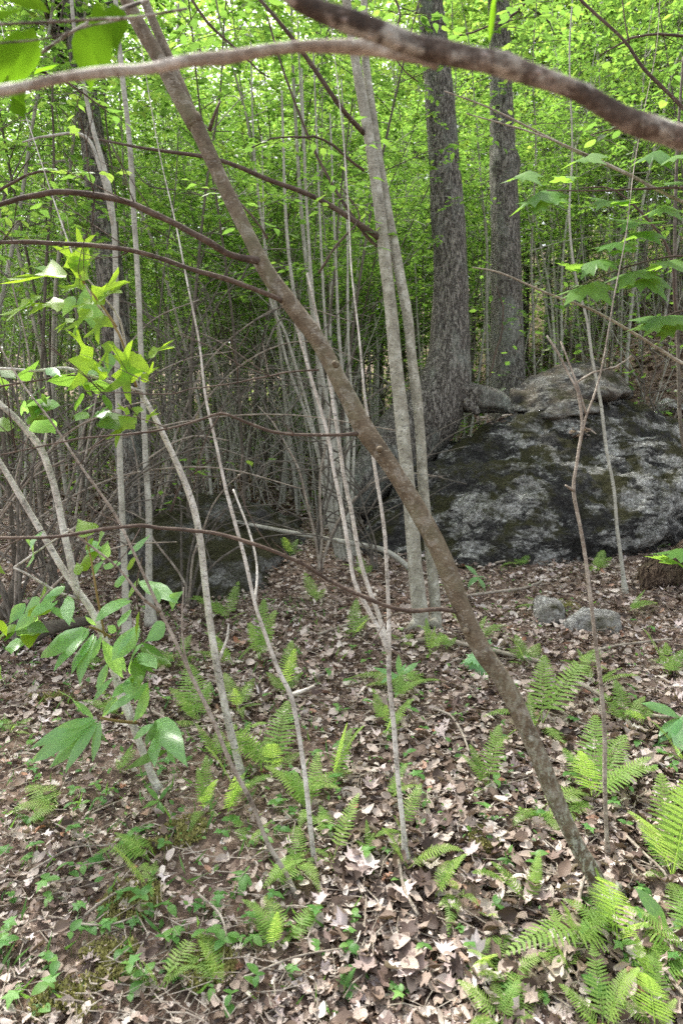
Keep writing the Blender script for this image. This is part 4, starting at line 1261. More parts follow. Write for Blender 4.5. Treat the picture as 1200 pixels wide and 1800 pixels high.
# maple leaves right
ms = empty('maple_spray', P(1180, 450, 2.6), 'layered spray of maple leaves hanging in at the right edge', 'branch')
for (L) in ([(1330, 470, 2.6, 5), (1200, 450, 2.6, 4), (1100, 470, 2.6, 3), (1000, 510, 2.6, 2)], [(1330, 330, 2.5, 5), (1180, 330, 2.5, 4), (1060, 335, 2.5, 3), (960, 335, 2.5, 2)], [(1330, 560, 2.6, 5), (1230, 540, 2.6, 4), (1130, 570, 2.6, 2)]):
    p, r = pr(L); linkw('twig', MB().tube(p, r, 7, step=.03).mesh('twig', M['twig']), ms)
ML = [((965, 330), (910, 350), 1), ((985, 315), (1010, 300), 1), ((1080, 355), (1050, 350), 1.1), ((970, 345), (935, 372), 1), ((1085, 358), (1110, 345), .9), ((1140, 390), (1090, 395), 1), ((1145, 405), (1100, 412), .8), ((1095, 425), (1050, 432), .8), ((1180, 360), (1140, 365), .8), ((1200, 320), (1165, 330), 1), ((1040, 270), (1005, 290), .8),
      ((1060, 450), (1020, 468), 1), ((1080, 440), (1125, 432), .9), ((1050, 490), (990, 518), 1.1), ((1130, 470), (1085, 490), 1.1), ((1150, 480), (1100, 500), 1), ((1190, 455), (1140, 465), 1.1), ((1180, 550), (1130, 575), 1), ((1195, 555), (1160, 590), .8), ((1145, 565), (1120, 580), .8), ((1190, 990), (1165, 970), 1), ((1230, 960), (1165, 975), 1.1), ((1010, 475), (985, 455), .7), ((1200, 270), (1160, 282), .8), ((1160, 262), (1120, 275), .8), ((930, 300), (900, 318), .8)]
for (b, e, a) in ML:
    px_leaf(ms, 'maple', b, (e[0], e[1]), 2.6, 2.6 - .12 * a, 'maple', (random.uniform(-.15, .15), -.25, 1), asp=1.15, curl=(-.25, -.2))

# long drooping compound leaves (lower left)
d = gd(278, 1392) - .25
cp = empty('compound_leaf_shoot', P(175, 1265, d), 'drooping shoot of large long leaflets at the lower left', 'shoot')
p, r = pr([(240, 1270, d + .25, 6), (210, 1268, d + .1, 5), (178, 1262, d, 5)]); linkw('twig', MB().tube(p, r, 7, step=.02).mesh('twig', M['redstem']), cp)
for (b, e, k) in (((172, 1262), (52, 1302), 0), ((168, 1265), (48, 1340), 0), ((170, 1268), (80, 1350), 0), ((172, 1268), (108, 1352), 0), ((176, 1266), (158, 1338), 0), ((165, 1262), (100, 1282), 1), ((165, 1262), (130, 1230), 0), ((150, 1255), (115, 1205), 0)):
    px_leaf(cp, 'long', b, e, d, d - random.uniform(.02, .15), 'broad', (random.uniform(-.3, .3), -.7, .8), asp=1.1 + .15 * k, curl=(-.25, -.15))
cp = empty('compound_leaf_shoot', P(160, 1105, d), 'shoot of narrow arching leaflets beside the white sapling, waist-high left', 'shoot')
p, r = pr([(195, 1120, d + .2, 5), (175, 1108, d + .1, 4), (158, 1102, d, 4)]); linkw('twig', MB().tube(p, r, 7, step=.02).mesh('twig', M['redstem']), cp)
for (b, e) in (((155, 1102), (85, 1165)), ((150, 1103), (52, 1150)), ((165, 1112), (120, 1180)), ((168, 1115), (130, 1195)), ((178, 1118), (158, 1162)), ((170, 1100), (150, 1085)), ((168, 1090), (232, 1040)), ((175, 1085), (225, 1050)),
               ((228, 1070), (205, 1095)), ((180, 1125), (215, 1192)), ((195, 1135), (222, 1180)), ((190, 1165), (172, 1212)), ((200, 1190), (160, 1232)), ((245, 1100), (195, 1165)), ((240, 1102), (200, 1150)), ((262, 1200), (240, 1268)), ((258, 1200), (225, 1235)), ((206, 1225), (178, 1262))):
    px_leaf(cp, 'long', b, e, d + random.uniform(-.05, .2), d + random.uniform(-.1, .15), 'broad', (random.uniform(-.5, .5), -.7, .6), asp=1.25, curl=(-.2, -.15))
cp = empty('broadleaf_shoot', P(150, 960, d), 'upright shoot with rounded yellow-green leaves in front of the low branch', 'shoot')
p, r = pr([(185, 1120, d + .1, 4), (170, 1040, d, 4), (160, 980, d, 3), (150, 940, d, 2)]); linkw('twig', MB().tube(p, r, 7, step=.02).mesh('twig', M['redstem']), cp)
for (b, e, m, a) in (((162, 940), (137, 912), 'tulip', 1.6), ((135, 1000), (168, 965), 'tulip', 1.3), ((150, 965), (168, 945), 'tulip', 1.2), ((172, 960), (178, 935), 'broad', 1.6), ((180, 985), (190, 950), 'broad', 1.7), ((150, 962), (172, 958), 'broad', 1), ((160, 1010), (178, 985), 'broad', 1.2), ((140, 1010), (132, 985), 'tulip', 1.2),
                  ((100, 1040), (72, 1060), 'broad', 1.4), ((115, 1030), (78, 1048), 'broad', 1.5), ((70, 1050), (40, 1085), 'broad', 1.6), ((60, 1075), (25, 1110), 'broad', 1.4), ((45, 1060), (15, 1098), 'broad', 1.5), ((30, 1120), (18, 1145), 'broad', 2), ((50, 1100), (88, 1112), 'maple', 1.5), ((200, 1030), (222, 1010), 'broad', 1.2), ((205, 985), (185, 1000), 'broad', 1.4), ((0, 1090), (12, 1120), 'tulip', 1.4),
                  ((290, 1095), (252, 1128), 'broad', 1.9), ((225, 975), (265, 940), 'broad', .8), ((222, 1000), (240, 975), 'tulip', .8), ((300, 1070), (312, 1040), 'broad', 1.3), ((280, 1060), (272, 1030), 'broad', 1.1), ((205, 1110), (188, 1100), 'broad', 1.9)):
    hero_leaf(cp, 'ovate', P(b[0], b[1], d + random.uniform(-.1, .1)), P(e[0], e[1], d + random.uniform(-.1, .05)), M[m], nrm=(random.uniform(-.4, .4), -.8, .5), asp=a)


cp = empty('compound_leaf_shoot', P(60, 1090, d), 'loose shoots of long bright leaves spread up the left edge', 'shoot')
rl = random.Random(9)
for (L, nl) in (([(-60, 1180, d, 4), (20, 1110, d, 3), (90, 1060, d, 3), (130, 1040, d, 2)], 14), ([(230, 1200, d + .2, 4), (250, 1120, d + .1, 3), (240, 1040, d, 3), (250, 980, d, 2)], 12), ([(-60, 1000, d, 4), (10, 960, d, 3), (80, 930, d, 2)], 7), ([(300, 1330, d + .2, 4), (270, 1260, d + .2, 3), (240, 1200, d + .15, 2)], 8)):
    p, r = pr(L); linkw('twig', MB().tube(p, r, 7, step=.03).mesh('twig', M['twig']), cp)
    for k in range(nl):
        i = rl.uniform(0, len(L) - 1.01); f_ = i - int(i); A_, B_ = L[int(i)], L[int(i) + 1]
        bx, by = A_[0] + (B_[0] - A_[0]) * f_, A_[1] + (B_[1] - A_[1]) * f_
        an = rl.uniform(.5, 2.7); ll = rl.uniform(35, 78)
        px_leaf(cp, 'long', (bx, by), (bx + math.cos(an) * ll * 1.1, by + math.sin(an) * ll * .75), d + rl.uniform(-.05, .2), d + rl.uniform(-.15, .1), rl.choice(('broad', 'broad', 'tulip', 'maple')), (rl.uniform(-.5, .5), -.6, .8), asp=1.15, curl=(-.25, -.15))


def leafy_plant(px, py, leaves, label, mat='broad', tpl='long', hgt=None, w=None, name='broadleaf_plant', asp=1.4):
    g = G(px, py); d = depth(g)
    t = empty(name, g, label, 'plant')
    hgt = hgt or (.05 if tpl == 'ovate' else .10)
    if tpl == 'ovate': asp *= .72
    top = g + Vector((0, 0, hgt))
    linkw('stem', MB().tube([g - Vector((0, 0, .02)), top], [.003, .002], 6).mesh('stem', M['stem']), t)
    for (ex, ey, dk) in leaves:
        hero_leaf(t, tpl, top, P(ex, ey, d + dk), M[mat], nrm=(random.uniform(-.2, .2), -.5, 1), asp=asp, curl=(-.3, -.2))
    return t


leafy_plant(1195, 1300, [(1135, 1228, -.05), (1160, 1292, -.15), (1240, 1240, 0), (1190, 1330, -.2)], 'broad glossy-leaved plant at the right edge, level with the fallen pale branch', hgt=.1)
leafy_plant(1175, 1650, [(1122, 1560, .0), (1230, 1600, 0)], 'single wide ribbed leaf arching beside the foot of the leaning trunk', hgt=.02, asp=1.5)
leafy_plant(840, 1035, [(820, 990, 0), (852, 1012, 0), (822, 1028, -.1), (855, 1035, -.1)], 'upright broad-leaved sprout at the foot of the boulder')
leafy_plant(845, 1180, [(820, 1200, -.1), (862, 1120, 0), (812, 1165, -.05)], 'large-leaved sprout half hidden behind the leaning trunk', tpl='maple', asp=1)
leafy_plant(280, 1430, [(250, 1420, -.1), (302, 1375, 0), (255, 1378, 0), (285, 1450, -.1)], 'three-leaved sprout at the foot of the forked white sapling', tpl='ovate', mat='herb', asp=1.0)
leafy_plant(890, 1540, [(870, 1510, 0), (905, 1520, 0), (915, 1560, -.05), (868, 1560, -.05), (886, 1495, 0)], 'leafy seedling left of the leaning trunk above the bottom ferns', tpl='ovate', mat='herb', asp=1.1)
leafy_plant(700, 1220, [(655, 1172, 0), (700, 1150, 0), (712, 1165, 0), (735, 1160, .05), (670, 1195, -.1)], 'tuft of narrow leaves at the fork of the three-stemmed sapling', asp=1.2)
leafy_plant(605, 1770, [(590, 1720, 0), (625, 1700, 0), (640, 1735, 0), (600, 1690, .05)], 'pale green seedling near the bottom edge left of centre', tpl='ovate', mat='herb', asp=1.1)
leafy_plant(880, 1690, [(848, 1660, 0), (905, 1655, 0), (870, 1700, -.05)], 'oval-leaved seedling above the bottom centre ferns', tpl='ovate', mat='herb', asp=1.1)
leafy_plant(430, 1560, [(405, 1535, 0), (440, 1520, 0), (445, 1560, -.05), (420, 1590, -.1)], 'small leafy seedling beside the slanting brown-grey sapling', tpl='ovate', mat='herb', asp=1.1)


# ------------------------------------------------------------------ ferns
def frond_mesh(base, tip, archh, W, seed, npin=19, nside=None, petiole=.16):
    rr = random.Random(seed)
    base = Vector(base); tip = Vector(tip)
    L = (tip - base).length
    V, F, R, U = [], [], [], []
    def add(vs, fs, us, rv):
        b = len(V); V.extend([tuple(v) for v in vs]); F.extend([(b + i, b + j, b + k) for i, j, k in fs]); U.extend(us); R.extend([rv] * len(vs))
    up = Vector((0, 0, 1))
    mid = base.lerp(tip, .55) + up * archh * L
    def c(u): return base * (1 - u) ** 2 + mid * 2 * u * (1 - u) + tip * u * u
    def dc(u): return ((mid - base) * 2 * (1 - u) + (tip - mid) * 2 * u).normalized()
    side0 = dc(.5).cross(nside or up)
    if side0.length < .2: side0 = dc(.5).cross(Vector((.3, 1, .2)))
    side0.normalize()
    rv0 = rr.random()
    # rachis as thin three-sided tube
    N = 12
    for i in range(N):
        u0, u1 = i / N, (i + 1) / N
        w0, w1 = L * .006 * (1 - u0 * .8), L * .006 * (1 - u1 * .8)
        a, b = c(u0), c(u1); n0 = side0.cross(dc(u0)).normalized()
        add([a - side0 * w0, a + n0 * w0, a + side0 * w0, b - side0 * w1, b + n0 * w1, b + side0 * w1], [(0, 1, 4), (0, 4, 3), (1, 2, 5), (1, 5, 4)], [(0, 0)] * 6, rv0)
    for i in range(npin):
        u = petiole + (1 - petiole) * (i + .3) / npin
        q = (u - petiole) / (1 - petiole)
        ln = 1.08 * W * L * (min(1, .62 + 1.6 * q) * (1 - q) ** .75 + .02) * rr.uniform(.9, 1.08)
        pw = (1 - petiole) * L / npin * .47 * (1 - .3 * q)
        if rr.random() < .03: continue
        for s in (-1, 1):
            o = c(u); t_ = dc(u)
            dv = (side0 * s + t_ * (.28 + .35 * q) + up * rr.uniform(-.05, .03)).normalized()
            nn = dv.cross(t_) * s
            nn.normalize()
            ac = nn.cross(dv).normalized()
            M_ = 7 if npin > 14 else 5
            vs = [o]; us = [(0, 0)]; fs = []
            droop = rr.uniform(.05, .22)
            for k in range(1, M_ + 1):
                g = k / (M_ + .6)
                wv = pw * (1 - g) ** .5 * (1.12 if k % 2 else .78)
                m = o + dv * ln * g - up * droop * ln * g * g
                vs += [m - ac * wv + dv * pw * .35, m - dv * pw * .15, m + ac * wv + dv * pw * .35]
                us += [(.5, .2), (.5, 0), (.5, .2)]
                b = 1 + (k - 1) * 3
                if k == 1: fs += [(0, b, b + 1), (0, b + 1, b + 2)]
                else: fs += [(b - 3, b, b + 1), (b - 3, b + 1, b - 2), (b - 2, b + 1, b + 2), (b - 2, b + 2, b - 1)]
            vs.append(o + dv * ln - up * droop * ln); us.append((.5, 0)); e = len(vs) - 1; b = 1 + (M_ - 1) * 3
            fs += [(b, e, b + 1), (b + 1, e, b + 2)]
            add(vs, fs, us, min(1, max(0, rv0 * .7 + rr.random() * .3)))
    return tri_mesh('frond', np.array(V), np.array(F), M['fern'], np.array(R), np.array(U))


FERN_N = 0


def fern(base, tips, label, W=.2, arch_=.18, dk=0.0):
    """base pixel on the ground, list of tip pixels (with depth shift)"""
    global FERN_N
    g = G(*base); d = depth(g)
    t = empty('fern', g, label, 'fern')
    tips = list(tips)
    for _ in range(2):
        q = random.choice(tips)
        tips.append((q[0] + random.uniform(-32, 32), q[1] + random.uniform(-12, 30), random.uniform(-.12, .15), random.uniform(.15, .4)))
    for i, tp in enumerate(tips):
        FERN_N += 1
        e = P(tp[0], tp[1], d + (tp[2] if len(tp) > 2 else dk))
        e = Vector(g).lerp(e, 1.32)
        zmin = hz(e.x, e.y) + .03
        if e.z < zmin: e.z = zmin
        if i == 0: g = g + Vector((0, 0, .03))
        me = frond_mesh(g, e, arch_ if len(tp) < 4 else tp[3], W * random.uniform(.9, 1.1), FERN_N * 7)
        linkw('frond', me, t)
    return t


fern((950, 1290), [(1018, 1180, .1), (955, 1180, .15), (905, 1255, -.05), (985, 1315, -.15)], 'bright fern directly right of the leaning trunk, level with the maple-like sprout', W=.24)
fern((1040, 1420), [(1118, 1352, 0), (1000, 1335, .1), (1085, 1318, .15), (1000, 1440, -.1), (1045, 1290, .2)], 'wide-spread fern right of the leaning trunk, crossed by the zigzag sapling', W=.26)
fern((855, 1400), [(832, 1330, .05), (872, 1300, .1), (838, 1390, -.05)], 'pale narrow fern just left of the leaning trunk', W=.24)
fern((945, 1440), [(910, 1480, -.08), (968, 1462, -.05), (930, 1435, 0), (972, 1500, -.1)], 'drooping fern left of the lower leaning trunk, beneath a round leaf', W=.26, arch_=.35)
fern((800, 1590), [(790, 1660, -.12), (775, 1600, -.05), (825, 1570, 0), (802, 1555, .03)], 'thin feathery fern standing left of the trunk foot', W=.2, arch_=.3)
fern((862, 1640), [(845, 1610, 0), (878, 1585, .05)], 'small fern right of the thin feathery one near the trunk foot', W=.26)
fern((1085, 1690), [(938, 1680, -.1, .35), (1055, 1560, .0, .2), (1125, 1640, -.1, .4), (1010, 1600, .1, .3)], 'big fern arching over the foot of the leaning trunk', W=.24)
fern((1180, 1560), [(1165, 1405, .1), (1135, 1470, .1), (1195, 1420, .1), (1215, 1480, 0), (1145, 1540, -.05), (1230, 1400, .1)], 'tall dense fern at the right edge above the trunk foot', W=.27)
fern((1215, 1700), [(1130, 1620, 0), (1150, 1740, -.1), (1200, 1590, .1), (1120, 1690, -.05), (1175, 1770, -.1)], 'dense fern at the right edge below the broad ribbed leaf', W=.27)
fern((880, 1830), [(822, 1745, .05), (870, 1735, .08), (905, 1740, .05), (840, 1800, -.05), (925, 1790, 0)], 'bright fern cut by the bottom edge right of centre', W=.26)
fern((1060, 1840), [(1045, 1700, .1), (1000, 1750, .05), (1090, 1730, .05), (1030, 1790, 0)], 'fern with stiff upright fronds at the bottom edge, right', W=.24)
fern((1150, 1840), [(1148, 1710, .08), (1110, 1760, 0), (1180, 1770, 0)], 'narrow bright fern at the bottom right corner', W=.26)
fern((1100, 1280), [(1085, 1215, .1), (1125, 1235, .05), (1070, 1255, 0), (1060, 1225, .1)], 'soft fern right of the zigzag sapling, above the fallen pale branch', W=.26)
fern((1175, 1200), [(1195, 1155, .1), (1160, 1175, 0)], 'small fern near the right edge above the fallen pale branch', W=.26)
fern((925, 1180), [(910, 1130, .1), (942, 1140, .1), (900, 1165, 0)], 'small fern just right of the leaning trunk below the whitish stones', W=.28)
fern((1032, 1185), [(1045, 1150, .1), (1015, 1165, 0)], 'tiny fern below the low whitish stone', W=.3)
fern((705, 1480), [(732, 1400, .08), (695, 1440, 0), (712, 1500, -.05)], 'slim fern against the three-stemmed sapling near its foot', W=.22)
fern((545, 1440), [(522, 1375, .1), (556, 1345, .12), (530, 1500, -.1, .5), (512, 1400, 0), (500, 1370, .05), (540, 1480, -.05, .3)], 'tall yellow-green fern around the kinked sapling', W=.2)
fern((480, 1370), [(405, 1325, 0, .35), (430, 1310, .1, .3), (470, 1310, .15), (500, 1260, .2), (415, 1290, .1), (520, 1330, .1)], 'large arching fern left of the kinked sapling', W=.26)
fern((585, 1390), [(610, 1305, .1), (580, 1360, 0)], 'slender single-fronded fern right of the kinked sapling', W=.2)
fern((585, 1530), [(620, 1425, .1), (580, 1500, 0), (590, 1560, -.05)], 'slender upright fern right of the sapling feet near centre', W=.17)
fern((530, 1530), [(480, 1570, -.1, .4), (505, 1505, .05), (555, 1560, -.1, .4)], 'low drooping fern over the feet of the two thin saplings', W=.2)
fern((650, 1530), [(645, 1460, .05), (655, 1580, -.05)], 'wispy one-stemmed fern between the slim fern and sapling feet', W=.14)
fern((358, 1440), [(350, 1370, .05), (340, 1465, -.1, .4), (372, 1400, .02), (362, 1350, .1), (380, 1440, -.05)], 'feathery yellow fern left of the straight white sapling foot', W=.2)
fern((265, 1530), [(215, 1490, .1, .4), (245, 1550, -.05, .3), (235, 1480, .1, .3)], 'low fern in the mossy litter left of centre', W=.22)
fern((105, 1430), [(35, 1430, -.05, .3), (60, 1395, .1, .2)], 'flat pale fern lying on the litter at the left', W=.3)
fern((418, 1260), [(400, 1200, .1), (440, 1205, .15), (425, 1260, -.1, .4), (450, 1240, 0)], 'fern right behind the straight white sapling', W=.24)
fern((350, 1280), [(310, 1225, .1), (335, 1190, .2), (300, 1280, -.1), (365, 1215, .1), (325, 1250, 0)], 'leafy fern left of the straight white sapling', W=.26)
fern((310, 1180), [(330, 1130, .1), (290, 1150, .1), (275, 1190, -.05), (340, 1165, .1)], 'fern at the base of the mossy boulder, left', W=.26)
fern((500, 1230), [(510, 1150, .1), (475, 1190, .1), (525, 1190, .1), (490, 1215, 0)], 'fern beside the sharp kink of the thin grey sapling', W=.24)
fern((455, 1170), [(462, 1080, .1), (440, 1110, .1), (475, 1120, .1)], 'tall thin fern right of the mossy boulder foot', W=.2)
fern((400, 1100), [(415, 1040, .1), (385, 1065, .1), (425, 1080, 0)], 'dim fern against the mossy boulder front', W=.24)
fern((555, 1065), [(540, 1020, .1), (568, 1040, .1), (545, 1055, 0)], 'fern in the leaf-strewn gap between the boulders', W=.28)
fern((620, 1130), [(625, 1070, .1), (640, 1090, .1), (603, 1130, 0)], 'fern below the gap, left of the twin trunks', W=.25)
fern((640, 1020), [(632, 985, .1), (650, 998, .1), (622, 1000, 0)], 'dim fern touching the left end of the huge boulder', W=.28)
fern((510, 985), [(498, 955, .1), (520, 955, .1)], 'little dark fern at the right end of the mossy boulder', W=.28)
fern((705, 1140), [(690, 1120, .05), (722, 1118, .1)], 'small fern before the foot of the twin trunks', W=.28)
fern((725, 1215), [(740, 1190, .1), (710, 1205, 0), (660, 1235, 0)], 'low fern right of the three-stemmed sapling fork', W=.22)
fern((785, 1150), [(775, 1120, .1), (798, 1125, .05)], 'small fern between the twin trunks and the leaning trunk', W=.28)
fern((915, 1000), [(905, 985, .1), (925, 985, .1)], 'tiny fern at the middle of the boulder foot', W=.3)
fern((1050, 1010), [(1030, 995, .1), (1068, 985, .1), (1050, 985, .15)], 'small fern at the boulder foot behind the greenish sapling', W=.28)
fern((1135, 970), [(1150, 945, .1), (1115, 962, .1), (1165, 960, .1)], 'small fern where the boulder meets the right edge slope', W=.28)
fern((20, 1300), [(50, 1270, .1), (10, 1275, .1)], 'thin fern at the left edge on the open litter', W=.24)
fern((180, 1180), [(150, 1160, .1), (195, 1150, .1), (160, 1190, 0)], 'faint fern behind the narrow arching leaflets at left', W=.24)

rf = random.Random(5)
cnt = 0
while cnt < 38:
    px, py = (rf.uniform(60, 1190), rf.uniform(1060, 1790)) if cnt < 34 else (rf.uniform(820, 1200), rf.uniform(1230, 1795))
    if px < 250 and py > 1450: continue
    g = G(px, py)
    if depth(g) > 6 or (200 < px < 520 and py < 1110): continue
    k = 60 + 70 * (py - 1000) / 800
    n_ = rf.choice((1, 2, 2, 3))
    tips = [(px + rf.uniform(-.5, .5) * k, py - k * rf.uniform(.3, .8), rf.uniform(-.05, .12), rf.uniform(.05, .3)) for _ in range(n_)]
    wy = 'nearest the camera' if py > 1500 else 'in the middle of the slope' if py > 1250 else 'up near the boulders'
    wx = 'left of the white saplings' if px < 330 else 'around the thin middle saplings' if px < 720 else 'beside the leaning trunk' if px < 1000 else 'by the zigzag sapling'
    st = random.getstate()
    fern((px, py), tips, 'slight young fern %s, %s' % (wy, wx), W=rf.uniform(.17, .24))
    random.setstate(st); random.random()
    bpy.data.objects[[o.name for o in COL.objects if o.get('category') == 'fern'][-1]]['group'] = 'young ferns %s %s' % (wy, wx)
    cnt += 1

# ------------------------------------------------------------------ seedlings
herb_leaf = []
for i in range(4):
    lb = LB(); lb.add('oval' if i < 3 else 'maplelow', np.zeros((1, 3)), np.array([[1., 0, .15]]), np.array([[0, 0, 1.]]), 1.0, (-.35, .1), asp=1.1)
    herb_leaf.append(lb.mesh('leaf', M['herb'], smooth=True))
stem_me = MB().tube([(0, 0, -.1), (.03, 0, .5), (0, .02, 1)], [.02, .016, .01], 5).mesh('stem', M['stem'])
spots = []
for k in range(1200):
    if len(spots) >= 240: break
    px = random.uniform(0, 1200); py = 1010 + 790 * random.random() ** .8
    if px > 620 and random.random() < .3: continue
    g = G(px, py)
    if depth(g) > 7 or (g.y > 5.2 and 200 < px < 520): continue
    spots.append(g)
for k, g in enumerate(spots):
    h_ = random.uniform(.025, .085)
    px = 600 + g.x / depth(g) * FP
    wx = 'left of the white sapling feet' if px < 300 else 'near the white saplings' if px < 700 else 'by the three-stemmed sapling' if px < 960 else 'right of the leaning trunk'
    wy = 'in the nearest litter' if g.y < 2.5 else 'in the litter a few steps in' if g.y < 4 else 'in the litter near the boulders'
    t = empty('seedling', g, 'tiny seedling %s, %s' % (wy, wx), 'seedling', 'seedlings ' + wy + ' ' + wx)
    s_ = link('stem', stem_me, t); s_.scale = (h_ * .6, h_ * .6, h_)
    th = random.uniform(0, 6.28)
    for q in range(random.choice((2, 3, 3, 4))):
        L = random.uniform(.018, .048)
        l = link('leaf', random.choice(herb_leaf), t)
        l.location = (0, 0, h_ * (1 if q < 3 else .6))
        l.rotation_euler = (random.uniform(-.3, .3), random.uniform(-.3, .5), th + q * 2.2)
        l.scale = (L, L, L)


def ground_plants():
    lb = LB()
    n = 3600
    y = 1.6 + 7 * rng.random(n) ** 1.2
    x = (rng.random(n) - .5) * 1.15 * y
    k = vnoise(x / .55, y / .55, 21) + .08 * (x < 0)
    kk = k > .08
    x, y = x[kk], y[kk]; n = len(x)
    pos = np.stack([x, y, H(x, y) + rng.uniform(.01, .07, n)], 1)
    ang = rng.random(n) * 6.283
    lb.add('oval4', pos, np.stack([np.cos(ang), np.sin(ang), rng.normal(.2, .5, n)], 1), np.stack([rng.normal(0, .4, n), rng.normal(-.3, .4, n), np.ones(n)], 1), rng.uniform(.012, .035, n), (-.2, .1))
    # grass-like blades at left
    n = 700
    y = 1.7 + 3.5 * rng.random(n); x = -(rng.random(n)) * .55 * y
    pos = np.stack([x, y, H(x, y)], 1); ang = rng.random(n) * 6.283
    lb.add('far', pos, np.stack([np.cos(ang), np.sin(ang), rng.uniform(.5, 2, n)], 1), np.stack([rng.normal(0, .6, n), -np.ones(n), np.ones(n) * .3], 1), rng.uniform(.04, .10, n), (-.6, 0), asp=.16)
    o = link('ground_plants', lb.mesh('ground_plants', M['herb']))
    tag(o, 'tiny green sprouts and blades dotted through the leaf litter', 'ground cover', kind='stuff')


ground_plants()

# far undergrowth
def undergrowth():
    lb = LB()
    n = 75000
    d = rng.uniform(8.5, 32, n)
    px = rng.uniform(-200, 1400, n)
    X = (px - 600) / FP * d
    k = vnoise(X / 1.1, d / 1.1, 31) > .02
    X, d = X[k], d[k]; n = len(X)
    pos = np.stack([X, d, H(X, d) + .05 + 3.0 * rng.random(n) ** 1.7], 1)
    ang = rng.random(n) * 6.283
    lb.add('oval4', pos, np.stack([np.cos(ang), np.sin(ang), rng.normal(0, .3, n)], 1), np.stack([rng.normal(0, .4, n), rng.normal(-.2, .4, n), np.ones(n)], 1), rng.uniform(.05, .12, n))
    o = link('undergrowth', lb.mesh('undergrowth', M['crown']))
    tag(o, 'low green undergrowth patches on the forest floor behind the boulders', 'undergrowth', kind='stuff')


undergrowth()

# ------------------------------------------------------------------ leaf litter
def litter():
    n = 98000
    y = 1.35 + 11 * rng.random(n) ** 1.55
    x = (rng.random(n) - .5) * 1.25 * (y + .3)
    # thinner where bare soil and moss show, lower left
    bare = (vnoise(x / .5, y / .5, 41) + .5) * (x < -.1) * (y < 3.0)
    k = rng.random(n) > bare * .75
    x, y = x[k], y[k]; n = len(x)
    z = H(x, y) + rng.uniform(.0, .035, n)
    ang = rng.random(n) * 6.283
    tilt = rng.normal(0, .32, (n, 2))
    st = rng.random(n) < .10
    tilt[st] *= 2.6
    fwd = np.stack([np.cos(ang), np.sin(ang), rng.normal(0, .22, n)], 1)
    nr = np.stack([tilt[:, 0], tilt[:, 1], np.ones(n)], 1)
    size = (.015 + .056 * rng.random(n) ** 2.1) * np.where((x < 0) & (y < 3.2), .72, 1.0)
    pos = np.stack([x, y, z + np.abs(tilt).sum(1) * size * .22], 1)
    dist = np.hypot(x, y)
    score = size / dist
    inview = (np.abs(x) < .5 * y) & (y > 1.75)
    order = np.argsort(-(score * inview))
    big = order[:300]; rest = order[300:]
    lb = LB()
    kind = rng.random(n)
    for tpl, a, b in (('oval', 0, .5), ('long', .5, .72), ('oak', .72, .92), ('maple', .92, 1.0)):
        s_ = rest[(kind[rest] >= a) & (kind[rest] < b)]
        lb.add(tpl, pos[s_], fwd[s_], nr[s_], size[s_], (.42, .32), twist=.8, asp=1.1, crumple=.05)
    o = link('leaf_litter', lb.mesh('leaf_litter', M['litter']))
    tag(o, 'carpet of curled dead brown leaves over the forest floor', 'leaf litter', kind='stuff')
    protos = []
    for i in range(14):
        l = LB(); l.add(('oval', 'oak', 'long', 'maple', 'oval')[i % 5], np.zeros((1, 3)), np.array([[1., 0, 0]]), np.array([[0, 0, 1.]]), 1.0, (.4, .3), twist=.6, asp=1.1, crumple=.04)
        protos.append(l.mesh('fallen_leaf', M['litter']))
    for i in big:
        o = link('fallen_leaf', protos[int(kind[i] * 13.99)], ground)
        f = Vector(fwd[i]).normalized(); s_ = Vector(nr[i]).cross(f).normalized(); u = f.cross(s_)
        m = Matrix((f, s_, u)).transposed().to_4x4()
        m.translation = Vector(pos[i]) + Vector((0, 0, .015))
        o.matrix_local = m @ Matrix.Scale(size[i], 4)
    # far litter, coarser
    lb = LB(); n = 26000
    d = rng.uniform(9, 32, n); px = rng.uniform(-150, 1350, n)
    X = (px - 600) / FP * d
    ang = rng.random(n) * 6.283
    lb.add('far', np.stack([X, d, H(X, d) + .02], 1), np.stack([np.cos(ang), np.sin(ang), rng.normal(0, .2, n)], 1), np.stack([rng.normal(0, .3, n), rng.normal(0, .3, n), np.ones(n)], 1), rng.uniform(.08, .2, n), (.3, .2))
    o = link('leaf_litter', lb.mesh('leaf_litter', M['litter']))
    tag(o, 'dead leaves covering the ground deep in the woods', 'leaf litter', kind='stuff')
    # leaves caught on the boulder top
    lb = LB()
    pts = [P(random.uniform(835, 900), random.uniform(735, 750), 7.7) + Vector((0, 0, .03)) for _ in range(40)] + [P(random.uniform(1000, 1040), random.uniform(752, 770), 7.6) for _ in range(30)]
    pos = np.array([tuple(p) for p in pts]); n = len(pos); ang = rng.random(n) * 6.283
    lb.add('oval', pos, np.stack([np.cos(ang), np.sin(ang), rng.normal(0, .2, n)], 1), np.stack([rng.normal(0, .4, n), rng.normal(-.3, .4, n), np.ones(n)], 1), rng.uniform(.05, .1, n), (.3, .2))
    o = link('leaf_litter', lb.mesh('leaf_litter', M['litter']))
    tag(o, 'dead leaves caught on top of the huge boulder', 'leaf litter', kind='stuff')


litter()


